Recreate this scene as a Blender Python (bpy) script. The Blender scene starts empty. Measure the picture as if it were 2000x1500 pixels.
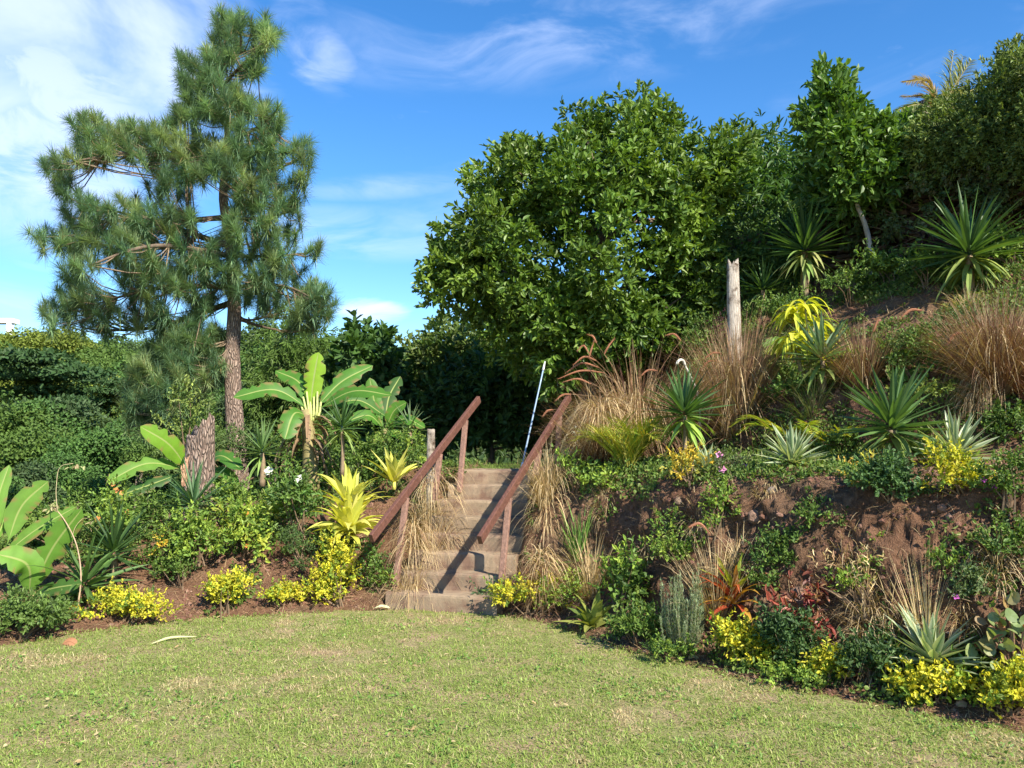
import bpy, math, random
import numpy as np
from mathutils import Vector
R = np.random.default_rng(7)
random.seed(7)
rad = math.radians
SC = bpy.context.scene
COL = SC.collection

# ------------------------------------------------------------------ camera
F = 1600.0                    # focal length in photo pixels (photo is 2000 px wide)
PITCH = math.atan(130 / F)    # eye line falls at row 880 of the photo
EYE = np.array([0.0, 0.0, 1.6])
cam_d = bpy.data.cameras.new('camera')
cam = bpy.data.objects.new('camera', cam_d)
COL.objects.link(cam)
cam_d.sensor_width = 36
cam_d.lens = 36 * F / 2000
cam_d.clip_start = 0.05
cam_d.clip_end = 2000
cam.location = EYE
cam.rotation_euler = (math.pi / 2 + PITCH, 0, 0)
SC.camera = cam
FW = np.array([0, math.cos(PITCH), math.sin(PITCH)])
UPV = np.array([0, -math.sin(PITCH), math.cos(PITCH)])

def ray(px, py):
    d = np.array([(px - 1000) / F, 0, 0]) + UPV * (750 - py) / F + FW
    return d / d[1]

def at(px, py, Y):            # the place at depth Y seen at that pixel
    return EYE + ray(px, py) * Y

# ------------------------------------------------------------------ light
SUN_EL = rad(38)
SUN_DIR = np.array([0.59, -0.81])
SUN_DIR = SUN_DIR / np.linalg.norm(SUN_DIR)
TO_SUN = Vector((SUN_DIR[0] * math.cos(SUN_EL), SUN_DIR[1] * math.cos(SUN_EL), math.sin(SUN_EL)))
sl = bpy.data.lights.new('sun', 'SUN')
sl.energy = 4.9
sl.angle = rad(0.55)
sl.color = (1.0, 0.92, 0.76)
sun = bpy.data.objects.new('sun', sl)
COL.objects.link(sun)
sun.rotation_euler = TO_SUN.to_track_quat('Z', 'Y').to_euler()
SC.view_settings.view_transform = 'Standard'
SC.view_settings.look = 'None'
SC.view_settings.gamma = 1.0
SC.view_settings.exposure = 1.18

W = bpy.data.worlds.new('World')
SC.world = W
W.use_nodes = True
nt = W.node_tree
nt.nodes.clear()
def N(t, **kw):
    n = nt.nodes.new(t)
    for k, v in kw.items():
        setattr(n, k, v)
    return n
out = N('ShaderNodeOutputWorld')
bg = N('ShaderNodeBackground')
bg.inputs['Strength'].default_value = 0.095
sky = N('ShaderNodeTexSky')
sky.sky_type = 'NISHITA'
sky.sun_disc = False
sky.sun_elevation = SUN_EL
sky.sun_rotation = math.atan2(SUN_DIR[0], SUN_DIR[1])
sky.air_density = 1.0
sky.dust_density = 0.0
sky.ozone_density = 3.0
hs = N('ShaderNodeHueSaturation')
hs.inputs['Saturation'].default_value = 1.30
hs.inputs['Hue'].default_value = 0.504
hs.inputs['Value'].default_value = 1.12
nt.links.new(sky.outputs[0], hs.inputs['Color'])
tc = N('ShaderNodeTexCoord')
def math_n(op, a, b=None, clamp=False):
    n = N('ShaderNodeMath', operation=op, use_clamp=clamp)
    for i, v in enumerate((a, b)):
        if v is None: continue
        if isinstance(v, (int, float)): n.inputs[i].default_value = v
        else: nt.links.new(v, n.inputs[i])
    return n.outputs[0]
def cloud_noise(scale, detail, dist, stretch, rot=0.0, seed=0.0):
    mp = N('ShaderNodeMapping')
    mp.inputs['Scale'].default_value = stretch
    mp.inputs['Rotation'].default_value = (0, rot, 0)
    mp.inputs['Location'].default_value = (seed, seed * 0.7, 0)
    nt.links.new(tc.outputs['Generated'], mp.inputs[0])
    n = N('ShaderNodeTexNoise')
    n.inputs['Scale'].default_value = scale
    n.inputs['Detail'].default_value = detail
    n.inputs['Roughness'].default_value = 0.58
    n.inputs['Distortion'].default_value = dist
    nt.links.new(mp.outputs[0], n.inputs['Vector'])
    return n.outputs['Fac']
def ramp(v, lo, hi):
    n = N('ShaderNodeMapRange', interpolation_type='SMOOTHSTEP')
    n.inputs['From Min'].default_value = lo
    n.inputs['From Max'].default_value = hi
    nt.links.new(v, n.inputs['Value'])
    return n.outputs[0]
def patch(px, py, ax, ay, tilt=0.0):
    """soft elliptical region of the sky dome round one direction (ax, ay in degrees)"""
    d = ray(px, py); d = d / np.linalg.norm(d)
    rt = np.cross(d, [0, 0, 1]); rt = rt / np.linalg.norm(rt)
    up = np.cross(rt, d)
    c, s = math.cos(tilt), math.sin(tilt)
    a = rt * c + up * s
    b = -rt * s + up * c
    def dot(vec, k):
        n = N('ShaderNodeVectorMath', operation='DOT_PRODUCT')
        nt.links.new(tc.outputs['Generated'], n.inputs[0])
        n.inputs[1].default_value = tuple(vec / k)
        return n.outputs['Value']
    u = math_n('POWER', math_n('ABSOLUTE', dot(a, math.sin(rad(ax)))), 2)
    v = math_n('POWER', math_n('ABSOLUTE', dot(b, math.sin(rad(ay)))), 2)
    r = math_n('ADD', u, v)
    front = ramp(dot(d, 1), 0.0, 0.3)
    n = N('ShaderNodeMapRange', interpolation_type='SMOOTHSTEP')
    n.inputs['From Min'].default_value = 1.0
    n.inputs['From Max'].default_value = 0.0
    nt.links.new(r, n.inputs['Value'])
    return math_n('MULTIPLY', n.outputs[0], front)
cl = None
def add_cloud(v):
    global cl
    cl = v if cl is None else math_n('MAXIMUM', cl, v)
nA = cloud_noise(3.2, 6, 0.5, (1, 1, 1.7), 0.25)
nB = cloud_noise(5.0, 7, 0.9, (1, 1, 3.2), 0.3, 3.0)
nC = cloud_noise(9.0, 7, 0.6, (1, 1, 2.2), -0.5, 7.0)
mA = patch(-20, 40, 21, 15, 0.10)
add_cloud(math_n('MULTIPLY', ramp(math_n('ADD', mA, math_n('MULTIPLY', math_n('SUBTRACT', nA, 0.53), 3.2)), 0.18, 1.25), 0.66))
mA2 = patch(90, 240, 9, 9, 0.15)
add_cloud(math_n('MULTIPLY', math_n('MULTIPLY', mA2, ramp(nC, 0.3, 0.6)), 0.65))
mB = patch(600, 60, 3.6, 6.5, 0.55)
add_cloud(math_n('MULTIPLY', ramp(math_n('ADD', mB, math_n('MULTIPLY', math_n('SUBTRACT', nC, 0.66), 2.6)), 0.1, 1.5), 0.55))
mC = patch(1150, 20, 22, 5.2, 0.06)
add_cloud(math_n('MULTIPLY', math_n('MULTIPLY', mC, ramp(nB, 0.40, 0.80)), 0.42))
mD = patch(750, 365, 7, 1.1, 0.10)
add_cloud(math_n('MULTIPLY', math_n('MULTIPLY', mD, ramp(nB, 0.30, 0.65)), 0.26))
mE = patch(725, 608, 3.6, 1.3, -0.1)
add_cloud(math_n('MULTIPLY', ramp(math_n('ADD', mE, math_n('MULTIPLY', math_n('SUBTRACT', nC, 0.6), 3.0)), 0.2, 1.2), 0.8))
mF = patch(60, 560, 12, 2.4, 0.0)
add_cloud(math_n('MULTIPLY', math_n('MULTIPLY', mF, ramp(nB, 0.4, 0.75)), 0.4))
mG = patch(720, 455, 12, 2.2, 0.0)
add_cloud(math_n('MULTIPLY', math_n('MULTIPLY', mG, ramp(nB, 0.35, 0.6)), 0.28))
mix = N('ShaderNodeMix', data_type='RGBA')
nt.links.new(cl, mix.inputs['Factor'])
nt.links.new(hs.outputs[0], mix.inputs['A'])
mix.inputs['B'].default_value = (5.4, 6.0, 7.6, 1)
nt.links.new(mix.outputs['Result'], bg.inputs['Color'])
nt.links.new(bg.outputs[0], out.inputs[0])

# ------------------------------------------------------------------ numeric helpers
def nrm(v):
    return v / np.maximum(np.linalg.norm(v, axis=-1, keepdims=True), 1e-9)
def sstep(a, b, x):
    t = np.clip((x - a) / (b - a), 0, 1)
    return t * t * (3 - 2 * t)
def _h(ix, iy, iz, seed):
    n = (ix * 374761393 + iy * 668265263 + iz * 2147483647 + seed * 144665) & 0x7fffffff
    n = (n ^ (n >> 13)) * 1274126177 & 0x7fffffff
    return ((n ^ (n >> 16)) & 0xffff) / 65535.0
def vnoise(p, seed=0):
    i = np.floor(p).astype(np.int64); f = p - i; f = f * f * (3 - 2 * f)
    r = 0
    for dx in (0, 1):
        for dy in (0, 1):
            for dz in (0, 1):
                w = (f[..., 0] if dx else 1 - f[..., 0]) * (f[..., 1] if dy else 1 - f[..., 1]) * (f[..., 2] if dz else 1 - f[..., 2])
                r = r + w * _h(i[..., 0] + dx, i[..., 1] + dy, i[..., 2] + dz, seed)
    return r
def fbm(p, oct=4, seed=0):
    r = 0; a = 0.5
    for k in range(oct):
        r = r + a * (vnoise(p * 2 ** k, seed + k) - 0.5); a *= 0.5
    return r
def rsph(n, rng=R):
    return nrm(rng.normal(size=(n, 3)))

# ------------------------------------------------------------------ mesh collector
class MB:
    def __init__(s):
        s.V = []; s.C = []; s.Q = []; s.T = []; s.n = 0
    def add(s, v, q=None, t=None, c=(1, 1, 1)):
        v = np.asarray(v, float).reshape(-1, 3)
        c = np.asarray(c, float)
        if c.ndim == 1: c = np.broadcast_to(c, (len(v), 3))
        s.V.append(v); s.C.append(c)
        if q is not None and len(q): s.Q.append(np.asarray(q, int).reshape(-1, 4) + s.n)
        if t is not None and len(t): s.T.append(np.asarray(t, int).reshape(-1, 3) + s.n)
        s.n += len(v)
    def inst(s, tv, tq, P, M, col, tt=None):
        """copies of a template (k,3); M (N,3,3) columns are x,y,z axes scaled"""
        n = len(P); k = len(tv)
        if n == 0: return
        v = np.einsum('kj,nij->nki', tv, M) + P[:, None, :]
        off = (np.arange(n) * k)[:, None, None]
        col = np.asarray(col, float)
        c = np.repeat(col, k, axis=0) if col.ndim == 2 and len(col) == n else np.broadcast_to(col, (n * k, 3))
        q = (np.asarray(tq, int)[None] + off).reshape(-1, 4) if tq is not None and len(tq) else None
        t = (np.asarray(tt, int)[None] + off).reshape(-1, 3) if tt is not None and len(tt) else None
        s.add(v.reshape(-1, 3), q, t, c)
    def mesh(s, name, base=(0, 0, 0), smooth=False):
        V = np.concatenate(s.V) - np.asarray(base, float)
        C = np.concatenate(s.C)
        nq = sum(len(a) for a in s.Q); nt_ = sum(len(a) for a in s.T)
        idx = np.concatenate([np.asarray(a).ravel() for a in s.Q + s.T] or [np.zeros(0, int)])
        tot = np.concatenate([np.full(nq, 4), np.full(nt_, 3)])
        st = np.concatenate([[0], np.cumsum(tot)[:-1]]) if len(tot) else tot
        me = bpy.data.meshes.new(name)
        me.vertices.add(len(V)); me.vertices.foreach_set('co', V.astype(np.float32).ravel())
        me.loops.add(len(idx)); me.loops.foreach_set('vertex_index', idx.astype(np.int32))
        me.polygons.add(len(tot)); me.polygons.foreach_set('loop_start', st.astype(np.int32))
        try: me.polygons.foreach_set('loop_total', tot.astype(np.int32))
        except Exception: pass
        me.polygons.foreach_set('use_smooth', np.full(len(tot), smooth))
        a = me.color_attributes.new('col', 'FLOAT_COLOR', 'POINT')
        a.data.foreach_set('color', np.concatenate([C, np.ones((len(C), 1))], 1).astype(np.float32).ravel())
        me.update(calc_edges=True)
        me.validate()
        return me

def tag(o, label=None, cat=None, group=None, kind=None):
    if label: o['label'] = label
    if cat: o['category'] = cat
    if group: o['group'] = group
    if kind: o['kind'] = kind
    return o
def empty(name, base, label, cat, group=None):
    o = bpy.data.objects.new(name, None)
    o.empty_display_size = 0.1
    COL.objects.link(o); o.location = base
    return tag(o, label, cat, group)
def part(name, mb, mat, parent, smooth=False, base=None, label=None):
    """a mesh under its thing (mb in world coordinates; the thing is unrotated)"""
    b = np.zeros(3); p = parent
    while p is not None:
        b = b + np.array(p.location); p = p.parent
    o = bpy.data.objects.new(name, mb.mesh(name, b, smooth))
    o.data.materials.append(mat)
    COL.objects.link(o); o.parent = parent
    if label: o['label'] = label
    return o
def solo(name, mb, mat, base, label, cat, group=None, kind=None, smooth=False):
    o = bpy.data.objects.new(name, mb.mesh(name, base, smooth))
    o.data.materials.append(mat)
    COL.objects.link(o); o.location = base
    return tag(o, label, cat, group, kind)

# ------------------------------------------------------------------ shapes
LEAF = np.array([[0, 0, 0], [.5, .30, .10], [.42, .72, .08], [0, 1, -.06], [-.42, .72, .08], [-.5, .30, .10]])
LEAFQ = [[0, 1, 2, 3], [0, 3, 4, 5]]
def frames(D, up=None, jit=0.0, rng=R):
    D = nrm(D)
    n = len(D)
    if up is None: up = np.tile([0, 0, 1.0], (n, 1))
    up = up + rng.normal(size=(n, 3)) * jit + np.array([1e-4, 2e-4, 0])
    X = nrm(np.cross(D, up)); Z = np.cross(X, D)
    return X, D, Z
def leaves(mb, P, D, L, Wd, col, jit=0.5, rng=R, tmpl=LEAF, up=None):
    jit = max(jit, 0)
    n = len(P)
    L = np.broadcast_to(L, (n,)); Wd = np.broadcast_to(Wd, (n,))
    X, Y_, Z = frames(D, up, jit, rng)
    M = np.stack([X * Wd[:, None], Y_ * L[:, None], Z * L[:, None]], axis=2)
    mb.inst(tmpl, LEAFQ, P, M, col)
def pal(n, cols, rng=R, wt=None, jit=0.14):
    cols = np.asarray(cols, float)
    k = rng.choice(len(cols), n, p=wt)
    c = cols[k] * (1 + rng.normal(size=(n, 1)) * jit)
    k2 = rng.choice(len(cols), n, p=wt); t = rng.random((n, 1)) * 0.5
    return np.clip(c * (1 - t) + cols[k2] * t, 0.004, 0.95)
def blades(mb, P, D, L, Wd, droop, nseg=5, col=(.1, .2, .05), prof=None, tipcol=None, edge=None, fold=0.0, power=1.0, side=None, rng=R, floor=None):
    """curved strips: each starts at P along D and bends down"""
    n = len(P)
    if n == 0: return
    L = np.broadcast_to(np.asarray(L, float), (n,)); Wd = np.broadcast_to(np.asarray(Wd, float), (n,))
    droop = np.broadcast_to(np.asarray(droop, float), (n,))
    D = nrm(D)
    if side is None:
        side = nrm(np.cross(D, np.tile([0, 0, 1.0], (n, 1)) + rng.normal(size=(n, 3)) * 0.15 + 1e-4))
    t = np.linspace(0, 1, nseg + 1)
    if prof is None: prof = np.array([0.7, 1, .95, .8, .5, 0.04]) if nseg == 5 else np.clip(1 - t ** 2.2, 0.04, 1)
    prof = np.interp(t, np.linspace(0, 1, len(prof)), prof)
    pts = [P]; p = P.copy()
    dirs = []
    for i in range(nseg + 1):
        d = nrm(D + np.array([0, 0, -1.0]) * (droop * (t[i] ** power))[:, None])
        dirs.append(d)
        if i < nseg:
            p = p + d * (L / nseg)[:, None]
            pts.append(p)
    pts = np.stack(pts, 1); dirs = np.stack(dirs, 1)
    if floor is not None: pts[..., 2] = np.maximum(pts[..., 2], floor(pts[..., 0], pts[..., 1]))
    w = Wd[:, None] * prof[None] * 0.5
    nor = np.cross(side[:, None, :], dirs)
    cols3 = edge is not None or fold > 0
    col = np.asarray(col, float)
    if col.ndim == 1: col = np.tile(col, (n, 1))
    cc = np.repeat(col[:, None, :], nseg + 1, 1)
    if tipcol is not None:
        tcx = np.asarray(tipcol, float); tcx = tcx if tcx.ndim == 2 else np.tile(tcx, (n, 1))
        k = (t ** 1.5)[None, :, None]
        cc = cc * (1 - k) + tcx[:, None, :] * k
    a = pts - side[:, None, :] * w[..., None] + nor * (w * fold)[..., None]
    b = pts + side[:, None, :] * w[..., None] + nor * (w * fold)[..., None]
    if cols3:
        ec = cc if edge is None else np.broadcast_to(np.asarray(edge, float), cc.shape)
        v = np.stack([a, pts, b], 2); c = np.stack([ec, cc, ec], 2); m = 3
    else:
        v = np.stack([a, b], 2); c = np.stack([cc, cc], 2); m = 2
    q = []
    for i in range(nseg):
        for j in range(m - 1):
            o = i * m + j
            q.append([o, o + 1, o + 1 + m, o + m])
    k = (nseg + 1) * m
    q = (np.array(q)[None] + (np.arange(n) * k)[:, None, None]).reshape(-1, 4)
    mb.add(v.reshape(-1, 3), q, None, c.reshape(-1, 3))
def tube(mb, pts, rads, ns=8, col=(.2, .15, .1), rough=0.0, cap=True, seed=0):
    pts = np.asarray(pts, float); k = len(pts)
    rads = np.interp(np.linspace(0, 1, k), np.linspace(0, 1, len(rads)), rads) if not np.isscalar(rads) else np.full(k, rads)
    tg = nrm(np.gradient(pts, axis=0))
    ref = np.array([1.0, 0.13, 0.05]) if abs(tg[0][2]) > .6 else np.array([0.05, .1, 1.0])
    X = nrm(np.cross(tg, ref)); Yv = np.cross(tg, X)
    a = np.linspace(0, 2 * np.pi, ns, endpoint=False)
    ring = X[:, None] * np.cos(a)[None, :, None] + Yv[:, None] * np.sin(a)[None, :, None]
    rr = rads[:, None] * np.ones(ns)
    if rough:
        q_ = pts[:, None] + ring * rads[:, None, None]
        rr = rr * (1 + rough * 2 * fbm(q_ * (0.7 / max(rads.max(), .01)), 3, seed))
    v = pts[:, None] + ring * rr[..., None]
    q = []
    for i in range(k - 1):
        for j in range(ns):
            j2 = (j + 1) % ns
            q.append([i * ns + j, i * ns + j2, (i + 1) * ns + j2, (i + 1) * ns + j])
    v = v.reshape(-1, 3); t = []
    if cap:
        v = np.concatenate([v, pts[:1], pts[-1:]])
        for j in range(ns):
            j2 = (j + 1) % ns
            t.append([j2, j, k * ns]); t.append([(k - 1) * ns + j, (k - 1) * ns + j2, k * ns + 1])
    mb.add(v, q, t, col)
def curve(ctrl, n=10):
    c = np.asarray(ctrl, float)
    if len(c) == 2: return c[0] + (c[1] - c[0]) * np.linspace(0, 1, n)[:, None]
    t = np.concatenate([[0], np.cumsum(np.linalg.norm(np.diff(c, axis=0), axis=1))]); t = t / t[-1]
    u = np.linspace(0, 1, n)
    # Catmull-Rom by Hermite
    m = np.gradient(c, t, axis=0)
    i = np.clip(np.searchsorted(t, u, 'right') - 1, 0, len(c) - 2)
    h = (t[i + 1] - t[i])[:, None]; s = ((u - t[i])[:, None]) / h
    return ((2 * s**3 - 3 * s**2 + 1) * c[i] + (s**3 - 2 * s**2 + s) * h * m[i] + (-2 * s**3 + 3 * s**2) * c[i + 1] + (s**3 - s**2) * h * m[i + 1])
def box(mb, c, ax, ay, az, col=(1, 1, 1), bev=0.0):
    """box from centre and three half-axis vectors, with chamfered long edges"""
    c = np.asarray(c, float); ax, ay, az = map(lambda v: np.asarray(v, float), (ax, ay, az))
    if bev <= 0:
        sg = [(-1, -1, -1), (1, -1, -1), (1, 1, -1), (-1, 1, -1), (-1, -1, 1), (1, -1, 1), (1, 1, 1), (-1, 1, 1)]
        v = [c + ax * a + ay * b + az * d for a, b, d in sg]
        mb.add(v, [[3, 2, 1, 0], [4, 5, 6, 7], [0, 1, 5, 4], [1, 2, 6, 5], [2, 3, 7, 6], [3, 0, 4, 7]], None, col)
        return
    lx, ly = np.linalg.norm(ax), np.linalg.norm(ay)
    kx, ky = 1 - bev / lx, 1 - bev / ly
    sec = [(-1, -ky), (-kx, -1), (kx, -1), (1, -ky), (1, ky), (kx, 1), (-kx, 1), (-1, ky)]
    v = [c + ax * a + ay * b - az for a, b in sec] + [c + ax * a + ay * b + az for a, b in sec]
    q = [[i, (i + 1) % 8, 8 + (i + 1) % 8, 8 + i] for i in range(8)]
    q += [[3, 2, 1, 0], [7, 4, 3, 0], [7, 6, 5, 4]]
    q += [[8, 9, 10, 11], [8, 11, 12, 15], [12, 13, 14, 15]]
    mb.add(v, q, None, col)

# icosphere template for rocks
_t = (1 + 5 ** .5) / 2
ICO = nrm(np.array([(-1, _t, 0), (1, _t, 0), (-1, -_t, 0), (1, -_t, 0), (0, -1, _t), (0, 1, _t), (0, -1, -_t), (0, 1, -_t), (_t, 0, -1), (_t, 0, 1), (-_t, 0, -1), (-_t, 0, 1)], float))
ICOF = [(0, 11, 5), (0, 5, 1), (0, 1, 7), (0, 7, 10), (0, 10, 11), (1, 5, 9), (5, 11, 4), (11, 10, 2), (10, 7, 6), (7, 1, 8), (3, 9, 4), (3, 4, 2), (3, 2, 6), (3, 6, 8), (3, 8, 9), (4, 9, 5), (2, 4, 11), (6, 2, 10), (8, 6, 7), (9, 8, 1)]
def subdiv(V, Fc):
    V = list(map(tuple, V)); m = {}; out_ = []
    def mid(a, b):
        k = (min(a, b), max(a, b))
        if k not in m:
            p = nrm((np.array(V[a]) + np.array(V[b]))[None])[0]; V.append(tuple(p)); m[k] = len(V) - 1
        return m[k]
    for a, b, c in Fc:
        ab, bc, ca = mid(a, b), mid(b, c), mid(c, a)
        out_ += [(a, ab, ca), (b, bc, ab), (c, ca, bc), (ab, bc, ca)]
    return np.array(V), out_
ICO2, ICOF2 = subdiv(ICO, ICOF)
ICO3, ICOF3 = subdiv(ICO2, ICOF2)

# ------------------------------------------------------------------ materials
def new_mat(name):
    m = bpy.data.materials.new(name); m.use_nodes = True
    m.node_tree.nodes.clear()
    return m, m.node_tree
class G:
    def __init__(s, t): s.t = t
    def n(s, typ, **kw):
        x = s.t.nodes.new(typ)
        for k, v in kw.items(): setattr(x, k, v)
        return x
    def l(s, a, b): s.t.links.new(a, b)
    def noise(s, scale, detail=4, rough=.55, vec=None, dist=0.0):
        x = s.n('ShaderNodeTexNoise'); x.inputs['Scale'].default_value = scale
        x.inputs['Detail'].default_value = detail; x.inputs['Roughness'].default_value = rough
        x.inputs['Distortion'].default_value = dist
        if vec is not None: s.l(vec, x.inputs['Vector'])
        return x.outputs['Fac']
    def rng(s, v, a, b, c=0.0, d=1.0):
        x = s.n('ShaderNodeMapRange')
        for k, z in zip(('From Min', 'From Max', 'To Min', 'To Max'), (a, b, c, d)): x.inputs[k].default_value = z
        s.l(v, x.inputs['Value']); return x.outputs[0]
    def mixc(s, f, a, b, mode='MIX'):
        x = s.n('ShaderNodeMix', data_type='RGBA', blend_type=mode)
        for k, z in (('Factor', f), ('A', a), ('B', b)):
            if isinstance(z, (int, float)): x.inputs[k].default_value = z
            elif isinstance(z, tuple): x.inputs[k].default_value = (*z, 1)
            else: s.l(z, x.inputs[k])
        return x.outputs['Result']
def leaf_mat(name, rough=.45, transl=.35, spec=.5, sheen=1.0, var=0.25, scale=14):
    m, t = new_mat(name); g = G(t)
    at_ = g.n('ShaderNodeAttribute'); at_.attribute_name = 'col'
    ge = g.n('ShaderNodeNewGeometry')
    nz = g.noise(scale, 3, .6, ge.outputs['Position'])
    c = g.mixc(1.0, at_.outputs['Color'], g.mixc(nz, (1 - var,) * 3, (1 + var,) * 3), 'MULTIPLY')
    p = g.n('ShaderNodeBsdfPrincipled')
    g.l(c, p.inputs['Base Color']); p.inputs['Roughness'].default_value = rough
    p.inputs['Specular IOR Level'].default_value = spec
    tr = g.n('ShaderNodeBsdfTranslucent')
    tcx = g.mixc(1.0, c, (1.15, 1.2, .8) if name == 'pine_needles' else (1.25, 1.25, .45), 'MULTIPLY')
    g.l(tcx, tr.inputs['Color'])
    mx = g.n('ShaderNodeMixShader'); mx.inputs[0].default_value = transl
    g.l(p.outputs[0], mx.inputs[1]); g.l(tr.outputs[0], mx.inputs[2])
    o = g.n('ShaderNodeOutputMaterial'); g.l(mx.outputs[0], o.inputs[0])
    return m
def solid_mat(name, rough=.85, scale=20, var=.35, bump=.4, bscale=None, stretch=(1, 1, 1), spec=.25, tint=None, tint_scale=4, tint_lo=.5, tint_hi=.65, bdist=.01):
    m, t = new_mat(name); g = G(t)
    at_ = g.n('ShaderNodeAttribute'); at_.attribute_name = 'col'
    ge = g.n('ShaderNodeNewGeometry')
    mp = g.n('ShaderNodeMapping'); mp.inputs['Scale'].default_value = stretch
    g.l(ge.outputs['Position'], mp.inputs[0])
    nz = g.noise(scale, 6, .65, mp.outputs[0])
    k = g.mixc(g.rng(nz, .3, .7), (1 - var,) * 3, (1 + var,) * 3)
    c = g.mixc(1.0, at_.outputs['Color'], k, 'MULTIPLY')
    if tint:
        n2 = g.noise(tint_scale, 5, .6, ge.outputs['Position'])
        c = g.mixc(g.rng(n2, tint_lo, tint_hi), c, tint)
    p = g.n('ShaderNodeBsdfPrincipled'); g.l(c, p.inputs['Base Color'])
    p.inputs['Roughness'].default_value = rough; p.inputs['Specular IOR Level'].default_value = spec
    nb = g.noise(bscale or scale * 1.7, 6, .7, mp.outputs[0])
    b = g.n('ShaderNodeBump'); b.inputs['Strength'].default_value = bump; b.inputs['Distance'].default_value = bdist
    g.l(nb, b.inputs['Height']); g.l(b.outputs[0], p.inputs['Normal'])
    o = g.n('ShaderNodeOutputMaterial'); g.l(p.outputs[0], o.inputs[0])
    return m
def bark_plate_mat(name):
    m, t = new_mat(name); g = G(t)
    ge = g.n('ShaderNodeNewGeometry')
    mp = g.n('ShaderNodeMapping'); mp.inputs['Scale'].default_value = (1, 1, .28)
    g.l(ge.outputs['Position'], mp.inputs[0])
    dn = g.n('ShaderNodeTexNoise'); dn.inputs['Scale'].default_value = 9; g.l(mp.outputs[0], dn.inputs['Vector'])
    ad = g.n('ShaderNodeVectorMath', operation='MULTIPLY_ADD'); g.l(dn.outputs['Color'], ad.inputs[0]); ad.inputs[1].default_value = (.06,) * 3; g.l(mp.outputs[0], ad.inputs[2])
    vo = g.n('ShaderNodeTexVoronoi', feature='DISTANCE_TO_EDGE'); vo.inputs['Scale'].default_value = 30; g.l(ad.outputs[0], vo.inputs['Vector'])
    cr = g.rng(vo.outputs['Distance'], .0, .22)
    nz = g.noise(38, 6, .7, mp.outputs[0])
    c1 = g.mixc(g.rng(nz, .3, .7), (.17, .115, .085), (.42, .32, .26))
    c = g.mixc(cr, (.15, .098, .075), c1)
    p = g.n('ShaderNodeBsdfPrincipled'); g.l(c, p.inputs['Base Color']); p.inputs['Roughness'].default_value = .9
    hsum = g.n('ShaderNodeMath', operation='ADD'); g.l(cr, hsum.inputs[0]); g.l(g.rng(nz, 0, 1, 0, .6), hsum.inputs[1])
    b = g.n('ShaderNodeBump'); b.inputs['Strength'].default_value = 1; b.inputs['Distance'].default_value = .025
    g.l(hsum.outputs[0], b.inputs['Height']); g.l(b.outputs[0], p.inputs['Normal'])
    o = g.n('ShaderNodeOutputMaterial'); g.l(p.outputs[0], o.inputs[0])
    return m
M_leaf = leaf_mat('leaf_glossy', .46, .32, .42)
M_leafm = leaf_mat('leaf_matt', .55, .32, .35)
M_far = leaf_mat('leaf_far', .6, .25, .25, scale=2)
M_ban = leaf_mat('leaf_banana', .5, .42, .28, var=.12, scale=6)
M_need = leaf_mat('pine_needles', .5, .35, .4, scale=3)
M_dry = leaf_mat('dry_grass', .6, .25, .3)
M_grass = leaf_mat('lawn_grass', .6, .35, .25, var=.2, scale=3)
M_bark = solid_mat('bark', .9, 18, .4, .8, stretch=(1, 1, .35), bdist=.02)
M_pbark = bark_plate_mat('pine_bark')
M_stem = solid_mat('plant_stem', .7, 30, .25, .3)
M_wood = solid_mat('stained_timber', .62, 22, .38, .8, bscale=70, stretch=(2.5, .7, 1.4), spec=.3, tint=(.25, .15, .115), tint_scale=6, tint_lo=.60, tint_hi=.74)
M_grey = solid_mat('weathered_timber', .9, 26, .5, 1.0, bscale=40, stretch=(3, 3, .25), tint=(.10, .07, .05), tint_scale=7, bdist=.03)
M_conc = solid_mat('stair_concrete', .9, 9, .25, .5, bscale=45, tint=(.17, .105, .075), tint_scale=4.5, tint_lo=.44, tint_hi=.62)
M_rock = solid_mat('stone', .9, 12, .35, .8, bdist=.03)
M_white = solid_mat('white_paint', .5, 10, .06, .05)
M_metal = solid_mat('blue_painted_metal', .35, 20, .1, .1, spec=.6)

def soil_mat():
    m, t = new_mat('soil'); g = G(t)
    at_ = g.n('ShaderNodeAttribute'); at_.attribute_name = 'col'
    ge = g.n('ShaderNodeNewGeometry'); P = ge.outputs['Position']
    n1 = g.noise(3.1, 6, .6, P); n2 = g.noise(24, 7, .7, P); n3 = g.noise(90, 4, .6, P)
    k = g.mixc(g.rng(n1, .35, .68), (.78, .72, .70), (1.25, 1.2, 1.16))
    c = g.mixc(1.0, at_.outputs['Color'], k, 'MULTIPLY')
    c = g.mixc(1.0, c, g.mixc(g.rng(n2, .32, .68), (.62, .60, .58), (1.35, 1.38, 1.4)), 'MULTIPLY')
    c = g.mixc(g.rng(n3, .64, .72), c, (.30, .22, .16))
    p = g.n('ShaderNodeBsdfPrincipled'); g.l(c, p.inputs['Base Color']); p.inputs['Roughness'].default_value = .95
    p.inputs['Specular IOR Level'].default_value = .15
    hh = g.n('ShaderNodeMath', operation='ADD'); g.l(n2, hh.inputs[0]); g.l(g.rng(n3, 0, 1, 0, .4), hh.inputs[1])
    b = g.n('ShaderNodeBump'); b.inputs['Strength'].default_value = 1; b.inputs['Distance'].default_value = .05
    g.l(hh.outputs[0], b.inputs['Height']); g.l(b.outputs[0], p.inputs['Normal'])
    o = g.n('ShaderNodeOutputMaterial'); g.l(p.outputs[0], o.inputs[0])
    return m
M_soil = soil_mat()
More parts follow.
